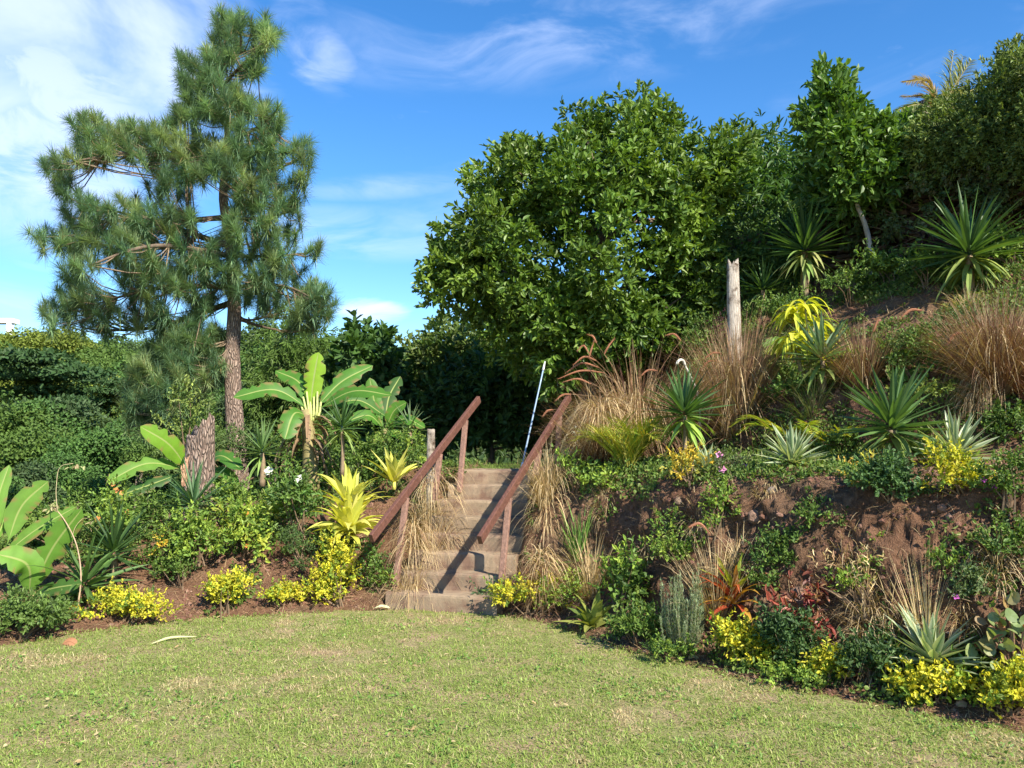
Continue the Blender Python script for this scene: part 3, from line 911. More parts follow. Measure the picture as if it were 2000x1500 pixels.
# -------------------------------------------------- trees
def in_poly(poly, p):
    poly = np.asarray(poly, float); x, y = p[:, 0], p[:, 1]; c = np.zeros(len(p), bool); dm = np.full(len(p), 1e9)
    for a, b in zip(poly, np.roll(poly, -1, 0)):
        k = ((a[1] > y) != (b[1] > y)) & (x < (b[0] - a[0]) * (y - a[1]) / (b[1] - a[1] + 1e-12) + a[0])
        c ^= k
        d = b - a; t = np.clip(((x - a[0]) * d[0] + (y - a[1]) * d[1]) / (d @ d), 0, 1)
        dm = np.minimum(dm, np.hypot(x - a[0] - t * d[0], y - a[1] - t * d[1]))
    return c, dm
def poly_fill(poly, n, Y0, thick, rmin, holes=(), rng=R, edge=0, mind=0.0, Yf=None):
    """n places spread through a crown whose side view is the outline: depth follows the roundness"""
    poly = np.asarray(poly, float)
    lo, hi = poly.min(0), poly.max(0)
    out_ = []; pxs = []; tries = 0
    while len(out_) < n and tries < n * 60:
        tries += 1
        p = lo + rng.random(2) * (hi - lo)
        c, d = in_poly(poly, p[None])
        if not c[0] or d[0] < edge: continue
        if any((p[0] - hx) ** 2 + (p[1] - hy) ** 2 < hr ** 2 for hx, hy, hr in holes): continue
        k = math.sqrt(min(1, (d[0] + 8) / (thick * F / Y0 + 8)))
        off = thick * k * (1 - 2 * rng.random())
        off = np.sign(off) * thick * k * (abs(off) / (thick * k)) ** .5
        q = at(p[0], p[1], (Yf(p[0]) if Yf else Y0) + off)
        if mind and out_ and min(np.sum((np.array(out_) - q) ** 2, 1)) < mind ** 2: continue
        out_.append(q)
    return np.array(out_)
def limbs(mb, start_pts, start_r, ends, rng, col, r0=.05, r1=.008, sag=.0, trunk_lo=.25):
    """limbs from the trunk curve to each end"""
    T = start_pts
    for e in ends:
        hd = np.hypot(*(e - T)[:, :2].T)
        # leave the trunk a bit below the limb's end
        cost = np.abs(T[:, 2] - (e[2] - .45 * np.hypot(e[0] - T[:, 0], e[1] - T[:, 1])))
        k = int(np.argmin(cost[int(len(T) * trunk_lo):])) + int(len(T) * trunk_lo)
        a = T[k]; m = (a * .55 + e * .45) + rng.normal(size=3) * .06 * np.linalg.norm(e - a) + [0, 0, sag * np.linalg.norm(e - a)]
        L = np.linalg.norm(e - a)
        tube(mb, curve([a, m, e], 9), [min(r0, .022 * L + .01), r1], 6, col, .1, cap=False)
def broadleaf(name, label, poly, Y0, thick, trunk, tr, nblob, rblob, nclus, nleaf, leaf, aspect, cols, cat='tree', group=None, holes=(), seed=11, mat=None, gaps=.0, up=.25, wt=None, trunk_col=(.16, .12, .09), nlimb=26, edge=None, trunkY=None, flowers=None, droop=0.0):
    rng = np.random.default_rng(seed)
    if callable(Y0): Yf = Y0; Y0 = Yf(poly[0][0])
    else: Yf = None
    tpts = [at(x, y, (trunkY or (Yf(x) + .6 if Yf else Y0))) for x, y in trunk]
    b = tpts[0]; g = gz(b[0], b[1])
    if b[2] > g: tpts = [np.array([b[0], b[1], g - .1])] + tpts
    tp = curve(tpts, 24)
    t = empty(name, tp[0], label, cat, group)
    B = poly_fill(poly, nblob, Y0, thick, 0, holes, rng, edge=edge if edge is not None else px_edge(rblob, Y0), mind=rblob * .62, Yf=Yf)
    rb = rblob * rng.uniform(.7, 1.25, len(B))
    mb = MB(); P = []; D = []; C = []; U = []
    cen = B.mean(0)
    for i, c in enumerate(B):
        d = rsph(nclus, rng)
        rr = rb[i] * (.45 + .6 * rng.random(nclus) ** .6)
        q = c + d * rr[:, None] * [1, 1, .85]
        outw = nrm((c - cen)[None])[0]
        tone = pal(1, cols, rng, wt)[0] * (1 + rng.normal() * .28)
        m = nclus * nleaf
        qq = np.repeat(q, nleaf, 0); dd = np.repeat(d, nleaf, 0)
        # whorl of leaves round each twig end
        DD = nrm(dd * .8 + rng.normal(size=(m, 3)) * .8 + [0, 0, up] + outw * .3 + [0, 0, -droop])
        sh_ = np.repeat(nrm(d + rng.normal(size=(nclus, 3)) * .5 + outw * .4), nleaf, 0); P.append(qq + sh_ * leaf * rng.uniform(-.3, 1.3, (m, 1)) + DD * leaf * .1); D.append(DD); U.append(dd * .9 + [0, 0, .45] + outw * .3)
        cl_ = pal(m, cols, rng, wt) * .55 + tone * .45
        C.append(cl_)
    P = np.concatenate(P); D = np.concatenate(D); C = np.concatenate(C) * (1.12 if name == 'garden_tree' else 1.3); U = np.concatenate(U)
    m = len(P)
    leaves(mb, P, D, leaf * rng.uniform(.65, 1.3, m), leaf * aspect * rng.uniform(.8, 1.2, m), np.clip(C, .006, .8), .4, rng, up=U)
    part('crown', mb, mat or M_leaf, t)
    mb = MB(); tube(mb, tp, [tr * 1.25, tr, tr * .7, tr * .3], 12, trunk_col, .12, seed=seed)
    limbs(mb, tp, tr, B[rng.permutation(len(B))[:nlimb]], rng, trunk_col, tr * .5, .008)
    part('trunk', mb, M_bark, t, True)
    return t, B
def px_edge(r, Y): return r * F / Y * .5

# ================= the pine
def pine():
    rng = np.random.default_rng(21)
    Y0 = 14.0
    tr = [at(470, 985, Y0), at(458, 820, Y0), at(454, 700, Y0), at(458, 600, Y0 + .05), at(450, 480, Y0 + .1), at(436, 380, Y0 + .1), at(444, 290, Y0), at(440, 200, Y0), at(428, 110, Y0), at(436, 20, Y0)]
    g = gz(tr[0][0], tr[0][1])
    if g < tr[0][2]: tr = [np.array([tr[0][0] + .02, tr[0][1], g - .1])] + tr
    tp = curve(tr, 60)
    t = empty('pine_tree', tp[0], 'tall pine with long needles in brushy tufts and a bare scaly lower trunk', 'pine tree')
    mb = MB(); tube(mb, tp, [.21, .165, .155, .13, .115, .095, .07, .05, .03, .012], 20, (1, 1, 1), .10)
    part('trunk', mb, M_pbark, t, True)
    outl = [(413, 8), (437, -2), (462, 25), (512, 22), (552, 42), (557, 92), (520, 118), (548, 150), (522, 172), (558, 185), (566, 235), (548, 285), (595, 262), (622, 300), (618, 350), (600, 392), (612, 425), (590, 455), (640, 468), (635, 520), (655, 560), (662, 610), (640, 650), (585, 665), (540, 630), (480, 610), (440, 600), (400, 640), (405, 690), (440, 690), (435, 760), (395, 800), (340, 835), (262, 850), (225, 800), (262, 750), (250, 700), (300, 670), (262, 650), (180, 668), (80, 650), (62, 590), (118, 565), (48, 470), (60, 445), (118, 448), (98, 372), (72, 345), (68, 310), (130, 290), (125, 235), (170, 215), (240, 240), (325, 225), (345, 190), (335, 130), (345, 95), (395, 92), (408, 55)]
    holes = [(228, 356, 46), (190, 362, 36), (262, 348, 34), (414, 392, 44), (398, 458, 32), (222, 560, 32), (200, 545, 24), (500, 178, 34), (510, 102, 30), (345, 605, 26), (240, 592, 16), (560, 330, 20), (585, 500, 24), (120, 515, 18), (395, 240, 16), (350, 400, 18), (430, 660, 26)]
    # main boughs (pixel ends), each from the trunk
    bo = [((455, 560), (330, 560), (130, 610)), ((455, 590), (300, 640), (110, 640)), ((452, 500), (300, 480), (120, 540)), ((450, 480), (260, 430), (70, 460)),
          ((440, 425), (330, 430), (130, 390)), ((438, 330), (330, 265), (150, 255)), ((440, 330), (260, 300), (90, 325)), ((440, 300), (330, 300), (200, 250)),
          ((455, 560), (560, 560), (640, 600)), ((450, 500), (540, 500), (630, 490)), ((445, 430), (540, 420), (600, 400)), ((440, 370), (520, 340), (605, 300)),
          ((440, 280), (500, 250), (555, 210)), ((436, 200), (400, 160), (350, 110)), ((432, 170), (480, 120), (545, 60)), ((430, 140), (480, 100), (530, 110)),
          ((440, 230), (380, 220), (345, 230)), ((455, 640), (400, 700), (290, 730)), ((456, 660), (400, 760), (280, 820)), ((456, 620), (520, 640), (590, 650)), ((456, 690), (400, 730), (380, 790)),
          ((458, 600), (470, 620), (560, 610)), ((440, 250), (460, 230), (500, 200)), ((450, 460), (420, 470), (330, 600)), ((452, 520), (500, 560), (520, 600)), ((432, 110), (440, 80), (470, 40))]
    boughs = []; tips = []
    wood = MB()
    for i, (a, m, e) in enumerate(bo):
        s = 1 if i % 2 else -1
        L = np.hypot(e[0] - a[0], e[1] - a[1]) / F * Y0
        dy = s * rng.uniform(.15, .75) * L
        if i % 5 == 0: dy *= .3
        c = curve([at(a[0], a[1], Y0 + .05), at(m[0], m[1], Y0 + dy * .5), at(e[0], e[1], Y0 + dy)], 14)
        boughs.append(c[:12]); c = c[:12]; tips.append(c[-1]); tips.append(c[-3] + rng.normal(size=3) * .1)
        tube(wood, c, [.018 + .013 * L, .012], 8, (.13, .095, .07), .12, cap=False)
    BP = np.concatenate(boughs)
    T = poly_fill(outl, 740, Y0, 1.15, 0, holes, rng, edge=12, mind=.185)
    T = np.concatenate([T, poly_fill([(235, 760), (262, 700), (330, 640), (445, 620), (445, 740), (405, 800), (350, 850), (262, 862), (222, 815)], 105, Y0, .8, 0, (), rng, edge=8, mind=.15)])
    T = np.concatenate([T, np.array(tips)])
    print('tufts', len(T))
    needles = MB()
    P = []; D = []; L = []; C = []
    for c in T:
        k = int(np.argmin(np.sum((BP - c) ** 2 * [1, 1, 1.5], 1)))
        a = BP[max(0, k - 2)]
        v = c - a; l = np.linalg.norm(v)
        if l > .12:
            tube(wood, curve([a, (a + c) / 2 - [0, 0, .12 * l], c], 5), [.013, .006], 4, (.22, .16, .11), cap=False)
        axis = nrm((v / max(l, .1) * .6 + np.array([0, 0, .9]) + rng.normal(size=3) * .35)[None])[0]
        m = 250
        tpos = rng.random(m) ** .8
        sh = rng.uniform(.22, .32)
        p = c + axis * (tpos[:, None] - .6) * sh
        d = nrm(rsph(m, rng) + axis * rng.uniform(.35, .9) * (.3 + tpos[:, None] * 1.1))
        P.append(p); D.append(d); L.append(rng.uniform(.16, .27, m))
        tone = pal(1, [(.20, .31, .14), (.155, .27, .14), (.27, .35, .15), (.13, .22, .12)], rng)[0]
        cc = np.clip(tone * (1 + rng.normal(size=(m, 1)) * .18), .01, 1)
        cc = np.where(rng.random((m, 1)) < .03, [.26, .20, .08], cc)
        C.append(cc)
    P, D, L, C = map(np.concatenate, (P, D, L, C))
    blades(needles, P, D, L, .0082, .22, 2, C, prof=[1, .9, .15], rng=rng)
    part('needles', needles, M_need, t)
    part('branches', wood, M_bark, t, True)
pine()

# ================= far trees across the valley
def crown_variant(name, seed, cols, n, leaf, flat_=.8, layered=False):
    rng = np.random.default_rng(seed)
    mb = MB()
    nb = 26
    d = rsph(nb, rng); d[:, 2] = d[:, 2] * .85 + .05
    B = d * rng.uniform(.45, .85, (nb, 1)) * [1, 1, flat_]
    r = rng.uniform(.28, .5, nb)
    if layered:
        B = np.stack([rng.uniform(-.95, .95, nb), rng.uniform(-.95, .95, nb), rng.choice([-.1, .15, .38, .6], nb)], 1); B[:, :2] *= .9 - .5 * np.clip(B[:, 2:3], 0, 1)
        r = rng.uniform(.25, .45, nb)
    P = []; D = []; C = []; U = []
    for c, q in zip(B, r):
        m = n // nb
        dd = rsph(m, rng); dd[:, 2] = np.where(rng.random(m) < (.95 if layered else .6), np.abs(dd[:, 2]), dd[:, 2])
        sc = [1, 1, .4] if layered else [1, 1, 1]
        p = c + dd * sc * q * rng.uniform(.75, 1.08, (m, 1)) * (1 + fbm(dd * 3 + c * 5, 2, seed)[:, None] * .5)
        P.append(p); D.append(nrm(dd * .4 + rng.normal(size=(m, 3)) * .8)); U.append(dd)
        tone = pal(1, cols, rng)[0] * (1 + rng.normal() * .14)
        C.append(pal(m, cols, rng) * .5 + tone * .5)
    P, D, C, U = map(np.concatenate, (P, D, C, U))
    leaves(mb, P, D, leaf * rng.uniform(.7, 1.4, len(P)), leaf * .62, np.clip(C * 1.25, 0, .6), .5, rng, up=U + [0, 0, .2])
    me = mb.mesh(name, (0, 0, 0)); me.materials.append(M_far)
    tb = MB()
    tube(tb, curve([(0, 0, -1), (.04, 0, -.6), (-.02, .03, -.3), (.02, 0, 0)], 8), [.09, .06, .02], 8, (.15, .12, .09), .1)
    mt = tb.mesh(name + '_trunk', (0, 0, 0), True); mt.materials.append(M_bark)
    return me, mt
VAR = [crown_variant('crown', 1, [(.07, .12, .025), (.09, .15, .03), (.055, .10, .02)], 5200, .085),
       crown_variant('crown', 2, [(.12, .16, .025), (.15, .18, .03), (.09, .13, .02)], 5200, .08),
       crown_variant('crown', 3, [(.035, .075, .025), (.05, .10, .03), (.03, .06, .02)], 5600, .07, layered=True),
       crown_variant('crown', 4, [(.055, .12, .03), (.08, .16, .035), (.045, .09, .025)], 5200, .09),
       crown_variant('crown', 5, [(.04, .075, .03), (.06, .095, .035)], 4400, .10)]
KIND = ['green round tree', 'yellowish round tree', 'dark flat layered tree', 'fresh green tree', 'dull dark tree']
def far_tree(px, py, Y, r, v, label, flat_=1.0, rot=0.0, group='trees on the far side of the valley'):
    """px,py: where the crown's centre shows"""
    c = at(px, py, Y)
    g = gz(c[0], c[1])
    t = empty('forest_tree', (c[0], c[1], g), label, 'tree', group)
    for nm, me in (('crown', VAR[v][0]), ('trunk', VAR[v][1])):
        o = bpy.data.objects.new(nm, me); COL.objects.link(o); o.parent = t
        if nm == 'trunk':
            o.location = (0, 0, max(c[2] - g, r * .3)); o.scale = (r * .8, r * .8, max(c[2] - g, r * .3) + .4)
        else:
            o.location = (0, 0, c[2] - g); o.scale = (r, r, r * flat_)
        o.rotation_euler = (0, 0, rot)
ft = []
rg = np.random.default_rng(77)
# hand placed: px, py, Y, radius px, kind
ft += [(95, 790, 46, 150, 2), (215, 800, 44, 90, 2), (30, 700, 60, 70, 1), (120, 700, 62, 75, 1), (200, 715, 60, 60, 0), (60, 688, 74, 40, 0),
       (150, 690, 76, 42, 0), (235, 698, 72, 46, 4), (300, 705, 70, 46, 0), (15, 682, 80, 36, 3), (190, 900, 30, 80, 3), (60, 890, 32, 85, 0), (270, 870, 30, 70, 3), (130, 930, 26, 60, 3),
       (20, 840, 36, 80, 0), (330, 770, 46, 70, 0), (300, 830, 36, 60, 3), (380, 820, 34, 60, 0), (170, 760, 56, 70, 0), (250, 745, 56, 55, 3), (20, 760, 52, 60, 4),
       (520, 730, 40, 70, 3), (590, 690, 52, 60, 0), (500, 680, 60, 60, 4), (560, 760, 34, 70, 3), (640, 740, 36, 65, 0), (440, 720, 50, 60, 0), (420, 790, 38, 60, 3), (390, 870, 28, 60, 0),
       (660, 690, 55, 50, 0), (700, 700, 44, 50, 4), (480, 800, 32, 60, 4), (620, 800, 28, 60, 3), (540, 830, 26, 55, 0), (340, 690, 80, 40, 0), (400, 692, 78, 42, 4), (460, 690, 78, 40, 0), (-40, 740, 50, 80, 0), (-40, 860, 36, 90, 3), (-30, 690, 76, 50, 1), (290, 900, 25, 55, 0), (70, 960, 24, 60, 4), (210, 970, 23, 55, 0), (320, 960, 21, 45, 3), (-20, 980, 22, 70, 3)]
for yy_, row in ((77, 700), (69, 712), (58, 745), (48, 790), (37, 850)):
    for x_ in range(-60, 720, 74):
        ft.append((x_ + rg.normal() * 12, row + rg.normal() * 7, yy_ + rg.normal() * 1.5, (42 if yy_ > 65 else 62) + rg.random() * 20, int(rg.choice([0, 0, 3, 4, 1]))))
def where(px, py):
    for lim, w in ((675, 'on the ridge line'), (705, 'just below the ridge line'), (745, 'high on the far slope'), (790, 'midway up the far slope'), (850, 'low on the far slope'), (2000, 'at the valley bottom')):
        if py < lim: break
    for lim, c in ((25, 'at the left photo edge'), (110, 'over the edge banana'), (200, 'over the bent stalk'), (290, 'over the low yellow hedge'), (380, 'left of the stump'), (455, 'left of the pine trunk'), (530, 'right of the pine trunk'), (600, 'left of the tall banana'), (690, 'right of the tall banana'), (2000, 'over the smaller banana')):
        if px < lim: break
    return w + ' ' + c
for args in ((1230, 720, 21, 110, 0, 'green round tree seen through the gap under the large tree'), (1390, 690, 22, 120, 4, 'dull dark tree seen behind the pale split post'), (1090, 790, 20, 80, 4, 'dull dark tree in the shade beyond the leaning pole')):
    far_tree(args[0], args[1], args[2], px2m(args[3], args[2]), args[4], args[5], 1, args[0], None)
SEEN = {}
for i, (px, py, Y, rp, v) in enumerate(ft):
    w = where(px, py)
    SEEN.setdefault((v, w), []).append(i)
for i, (px, py, Y, rp, v) in enumerate(ft):
    w = where(px, py)
    same = SEEN[(v, w)]
    if len(same) > 1:
        order = sorted(same, key=lambda j: ft[j][0]); k_ = order.index(i)
        w = w + ', ' + (['left one', 'right one'] if len(same) == 2 else ['left one', 'middle one', 'right one', 'rightmost one'])[min(k_, 3)]
    far_tree(px, py, Y, px2m(rp, Y), v, KIND[v] + ' ' + w, .95 if v != 2 else .85, i * 1.7, group=KIND[v] + 's of the valley')
# undergrowth filling the valley slope
n = 70000
yy = 12 + 75 * R.random(n); xx = -yy * .68 + (yy * .68) * R.random(n) * 1.05
k = (h0(xx, yy) < 12) & ~((yy < 17) & (xx > -6.3)); xx, yy = xx[k], yy[k]; n = len(xx)
pp = np.stack([xx, yy, hn(xx, yy) + R.random(n) ** 1.5 * np.clip((yy - 10) * .08, .25, 2.0)], 1)
mb = MB(); sz = .05 + yy * .0075
leaves(mb, pp, nrm(R.normal(size=(n, 3)) + [0, -.3, .8]), sz * R.uniform(.6, 1.4, n), sz * .6, pal(n, [(.045, .08, .02), (.07, .115, .03), (.03, .06, .018)]), .9)
solo('undergrowth', mb, M_far, (0, 0, 0), 'tangled green undergrowth below the trees of the valley', 'undergrowth', kind='stuff')

# white building far on the ridge at the left edge
def far_house():
    Y0 = 95; b = at(-30, 648, Y0); g = gz(b[0], b[1])
    t = empty('white_house', (b[0], b[1], g), 'white flat roofed building on the far ridge at the left edge', 'building')
    z1 = at(0, 622, Y0)[2]; x1 = at(24, 622, Y0)[0]; x0 = x1 - 9
    mb = MB(); box(mb, ((x0 + x1) / 2, Y0 + .6, z1 - .25), (4.6, 0, 0), (0, .7, 0), (0, 0, .27), (.8, .8, .78)); part('roof', mb, M_white, t)
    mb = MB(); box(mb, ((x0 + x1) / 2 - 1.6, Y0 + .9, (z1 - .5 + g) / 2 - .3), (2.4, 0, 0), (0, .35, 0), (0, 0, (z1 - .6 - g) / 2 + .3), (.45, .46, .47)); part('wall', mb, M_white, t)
    for xx_ in (x1 - .35, x1 - 4.0):
        mb = MB(); box(mb, (xx_, Y0 + .2, (z1 - .5 + g) / 2 - .3), (.28, 0, 0), (0, .28, 0), (0, 0, (z1 - .56 - g) / 2 + .3), (.8, .8, .78)); part('column', mb, M_white, t)
far_house()

# ================= trees on this side
bigpoly = [(1118, 212), (1150, 196), (1195, 205), (1250, 182), (1285, 200), (1335, 222), (1380, 232), (1420, 212), (1450, 215), (1455, 255), (1490, 270), (1470, 340), (1415, 420), (1400, 520), (1385, 600), (1340, 660), (1290, 730), (1230, 740), (1160, 720), (1095, 760), (1010, 730), (950, 640), (890, 602), (826, 618), (786, 566), (838, 512), (860, 470), (890, 430), (915, 385), (925, 330), (972, 320), (975, 262), (1020, 262), (1080, 240)]
BT, BB = broadleaf('garden_tree', 'large spreading broadleaf tree with glossy whorled leaves at the top of the steps', bigpoly, 13, 2.1, [(1150, 860), (1145, 700), (1150, 600), (1170, 480), (1180, 360)],   .13, 230, .33, 34, 9, .115, .42,
          [(.075, .145, .020), (.115, .20, .028), (.045, .095, .016), (.17, .25, .035)], seed=12, holes=[(905, 560, 12)], up=.15, nlimb=44)
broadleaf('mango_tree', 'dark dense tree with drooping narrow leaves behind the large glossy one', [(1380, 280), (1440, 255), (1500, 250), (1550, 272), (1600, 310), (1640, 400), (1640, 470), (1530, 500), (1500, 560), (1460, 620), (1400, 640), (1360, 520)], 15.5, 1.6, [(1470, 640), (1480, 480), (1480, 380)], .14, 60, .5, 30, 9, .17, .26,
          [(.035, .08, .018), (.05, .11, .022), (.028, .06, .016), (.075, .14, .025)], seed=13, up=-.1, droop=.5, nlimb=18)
broadleaf('slender_tree', 'slender young tree with a narrow pointed crown and thin pale trunk before the wall', [(1632, 150), (1655, 178), (1648, 205), (1712, 215), (1690, 250), (1745, 235), (1765, 262), (1775, 330), (1740, 385), (1660, 400), (1640, 380), (1600, 345), (1612, 300), (1570, 300), (1585, 260), (1567, 215), (1600, 190), (1598, 150)], 10.9, .75, [(1702, 515), (1690, 440), (1674, 400), (1664, 350), (1655, 290)], .035, 95, .24, 22, 8, .125, .42,
          [(.06, .13, .02), (.09, .17, .03), (.045, .095, .018), (.12, .20, .035)], seed=14, up=.2, trunk_col=(.32, .28, .23), nlimb=22, trunkY=10.5, holes=[(1585, 318, 10)])
broadleaf('overhanging_bush', 'bushy small leaved growth hanging over the old wall at the right edge', [(1775, 330), (1765, 280), (1800, 215), (1850, 190), (1890, 182), (1925, 165), (1940, 112), (1975, 92), (2050, 80), (2150, 90), (2190, 200), (2170, 370), (2100, 380), (2010, 365), (1960, 352), (1930, 356), (1880, 366), (1840, 385), (1790, 400)], (lambda x: 10.75 - .0054 * (x - 1780)), .85, [(2060, 470), (2050, 300), (2000, 200)], .06, 260, .27, 40, 9, .06, .36,
          [(.09, .14, .03), (.13, .18, .045), (.06, .10, .025), (.17, .20, .06)], seed=15, up=-.05, mat=M_leafm, nlimb=36)
broadleaf('leafy_small_tree', 'leafy dark small tree between the slender tree and the overhanging bush', [(1650, 300), (1700, 270), (1760, 262), (1800, 300), (1860, 340), (1850, 395), (1790, 400), (1720, 410), (1660, 420), (1600, 430), (1570, 400), (1580, 350)], 11.3, .8, [(1790, 500), (1775, 420), (1740, 350)], .03, 60, .28, 22, 8, .13, .42,
          [(.05, .11, .02), (.07, .14, .025), (.04, .085, .018)], seed=24, up=.1, nlimb=14)
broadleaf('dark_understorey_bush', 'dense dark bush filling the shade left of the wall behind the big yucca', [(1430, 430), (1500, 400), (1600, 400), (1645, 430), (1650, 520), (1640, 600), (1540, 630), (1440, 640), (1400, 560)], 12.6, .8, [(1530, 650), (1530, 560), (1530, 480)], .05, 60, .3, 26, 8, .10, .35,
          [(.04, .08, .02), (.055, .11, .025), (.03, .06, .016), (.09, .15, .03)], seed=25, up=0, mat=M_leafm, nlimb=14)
broadleaf('back_bush', 'bushy growth closing the view under the large tree behind the fountain grass', [(1080, 700), (1180, 620), (1300, 600), (1400, 580), (1430, 640), (1430, 800), (1300, 840), (1150, 840), (1080, 800)], 14.6, .9, [(1250, 850), (1250, 760), (1250, 690)], .05, 75, .36, 26, 8, .13, .42,
          [(.05, .10, .02), (.075, .14, .028), (.035, .07, .018)], seed=26, up=.1, nlimb=14)
broadleaf('valley_bush_tree', 'mid green bushy tree beyond the steps under the edge of the large tree', [(760, 690), (775, 655), (820, 640), (850, 615), (905, 610), (950, 640), (980, 720), (960, 800), (820, 830), (750, 780)], 19, 1.7, [(860, 860), (860, 760), (865, 680)], .13, 46, .55, 34, 8, .15, .45,
          [(.07, .13, .025), (.10, .16, .035), (.05, .09, .02), (.14, .17, .05)], seed=16, up=.1, mat=M_leafm, nlimb=14)
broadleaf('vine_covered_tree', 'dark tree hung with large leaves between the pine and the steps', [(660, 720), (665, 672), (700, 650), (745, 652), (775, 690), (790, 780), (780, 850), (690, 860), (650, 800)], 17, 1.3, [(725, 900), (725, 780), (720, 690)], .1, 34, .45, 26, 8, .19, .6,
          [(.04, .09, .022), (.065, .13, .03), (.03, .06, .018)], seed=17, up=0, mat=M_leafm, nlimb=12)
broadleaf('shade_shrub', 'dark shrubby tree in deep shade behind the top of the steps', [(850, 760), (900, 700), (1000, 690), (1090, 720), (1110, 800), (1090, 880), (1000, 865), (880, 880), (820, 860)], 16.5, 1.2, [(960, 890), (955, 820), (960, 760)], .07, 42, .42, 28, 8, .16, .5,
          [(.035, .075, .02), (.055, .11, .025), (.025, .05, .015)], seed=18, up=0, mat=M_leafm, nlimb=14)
broadleaf('bamboo_thicket_tree', 'feathery light green tree right of the pine trunk', [(480, 700), (500, 640), (560, 640), (620, 655), (665, 690), (670, 790), (640, 860), (500, 860), (478, 790)], 21, 1.5, [(570, 900), (570, 800), (570, 700)], .09, 48, .5, 40, 8, .16, .2,
          [(.08, .14, .03), (.11, .18, .04), (.06, .10, .025)], seed=19, up=-.2, droop=.4, mat=M_leafm, nlimb=14)
broadleaf('small_understorey_tree', 'small tree with yellowish leaves between the leaning stump of a post and the large tree', [(1360, 560), (1400, 470), (1440, 490), (1440, 560), (1425, 640), (1390, 690), (1340, 690)], 12.2, .5, [(1372, 720), (1372, 640), (1390, 540)], .025, 22, .26, 22, 8, .10, .42,
          [(.07, .12, .022), (.10, .16, .03), (.05, .085, .018)], seed=20, up=0, nlimb=8)

# palm behind the bush, top right
def palm():
    rng = np.random.default_rng(31); Y0 = 15.5
    c = at(1835, 235, Y0); g = gz(c[0], c[1])
    t = empty('palm_tree', (c[0], c[1], g), 'palm with windblown browning fronds above the bushes at the upper right', 'palm tree')
    mb = MB(); tube(mb, curve([(c[0], c[1], g - .1), (c[0], c[1], (g + c[2]) / 2), c], 10), [.14, .10, .09], 10, (.2, .16, .12), .1); part('trunk', mb, M_bark, t, True)
    fr = [((1850, 180), (1862, 100), .5, 0), ((1852, 190), (1897, 118), -.2, 0), ((1862, 195), (1880, 112), .2, 0), ((1812, 160), (1768, 160), -.3, 1), ((1810, 190), (1765, 188), .3, 1), ((1815, 170), (1790, 150), .6, 1), ((1800, 205), (1752, 215), -.6, 2), ((1880, 230), (1930, 240), .6, 0), ((1870, 190), (1915, 170), .6, 0)]
    for m_, e_, dz, cidx in fr:
        cv = curve([c, at(*m_, Y0 + dz * .6), at(*e_, Y0 + dz)], 34)
        colr = [(.24, .26, .08), (.27, .20, .10), (.16, .20, .07)][cidx]
        fb = MB(); tube(fb, cv, [.02, .006], 5, (.3, .25, .1), cap=False)
        tg = nrm(np.gradient(cv, axis=0)); sd = nrm(np.cross(tg, np.array([.2, -.6, .8])))
        k = np.repeat(np.arange(3, 34), 4); s_ = np.tile([1, -1], len(k) // 2)[:, None]
        P = cv[k] + tg[k] * rng.uniform(-.02, .02, (len(k), 1))
        D = tg[k] * 1.3 + sd[k] * s_ + rng.normal(size=(len(k), 3)) * .15
        Lf = .36 * np.sin(np.clip((k - 1) / 33, 0, 1) * 2.6 + .35)
        blades(fb, P, D, np.maximum(Lf, .08), .024, .7, 4, pal(len(k), [colr, np.array(colr) * .7, np.array(colr) * 1.3], rng), prof=[.6, 1, .8, .4, .05], rng=rng)
        part('frond', fb, M_leafm, t)
palm()
# tilted dark roof just left of that palm
def roof():
    a = at(1808, 196, 16.5); b = at(1852, 181, 16.5); g = gz(a[0], a[1] + 1)
    t = empty('garden_hut', (a[0], a[1], g), 'small hut above the wall whose dark sloping roof shows beneath the palm fronds', 'hut')
    d = (b - a); mb = MB()
    box(mb, (a + b) / 2 + [0, 1.1, -.03], d * 1.3, (0, 1.2, 0), (0, 0, .035), (.035, .035, .04)); part('roof', mb, M_rock, t)
    zb = (g + a[2]) / 2
    mb = MB(); box(mb, ((a + b) / 2)[:2].tolist() + [zb - .12], (abs(d[0]) * 1.0, 0, 0), (0, .03, 0), (0, 0, (a[2] - g) / 2), (.3, .25, .2)); part('wall', mb, M_rock, t)
roof()

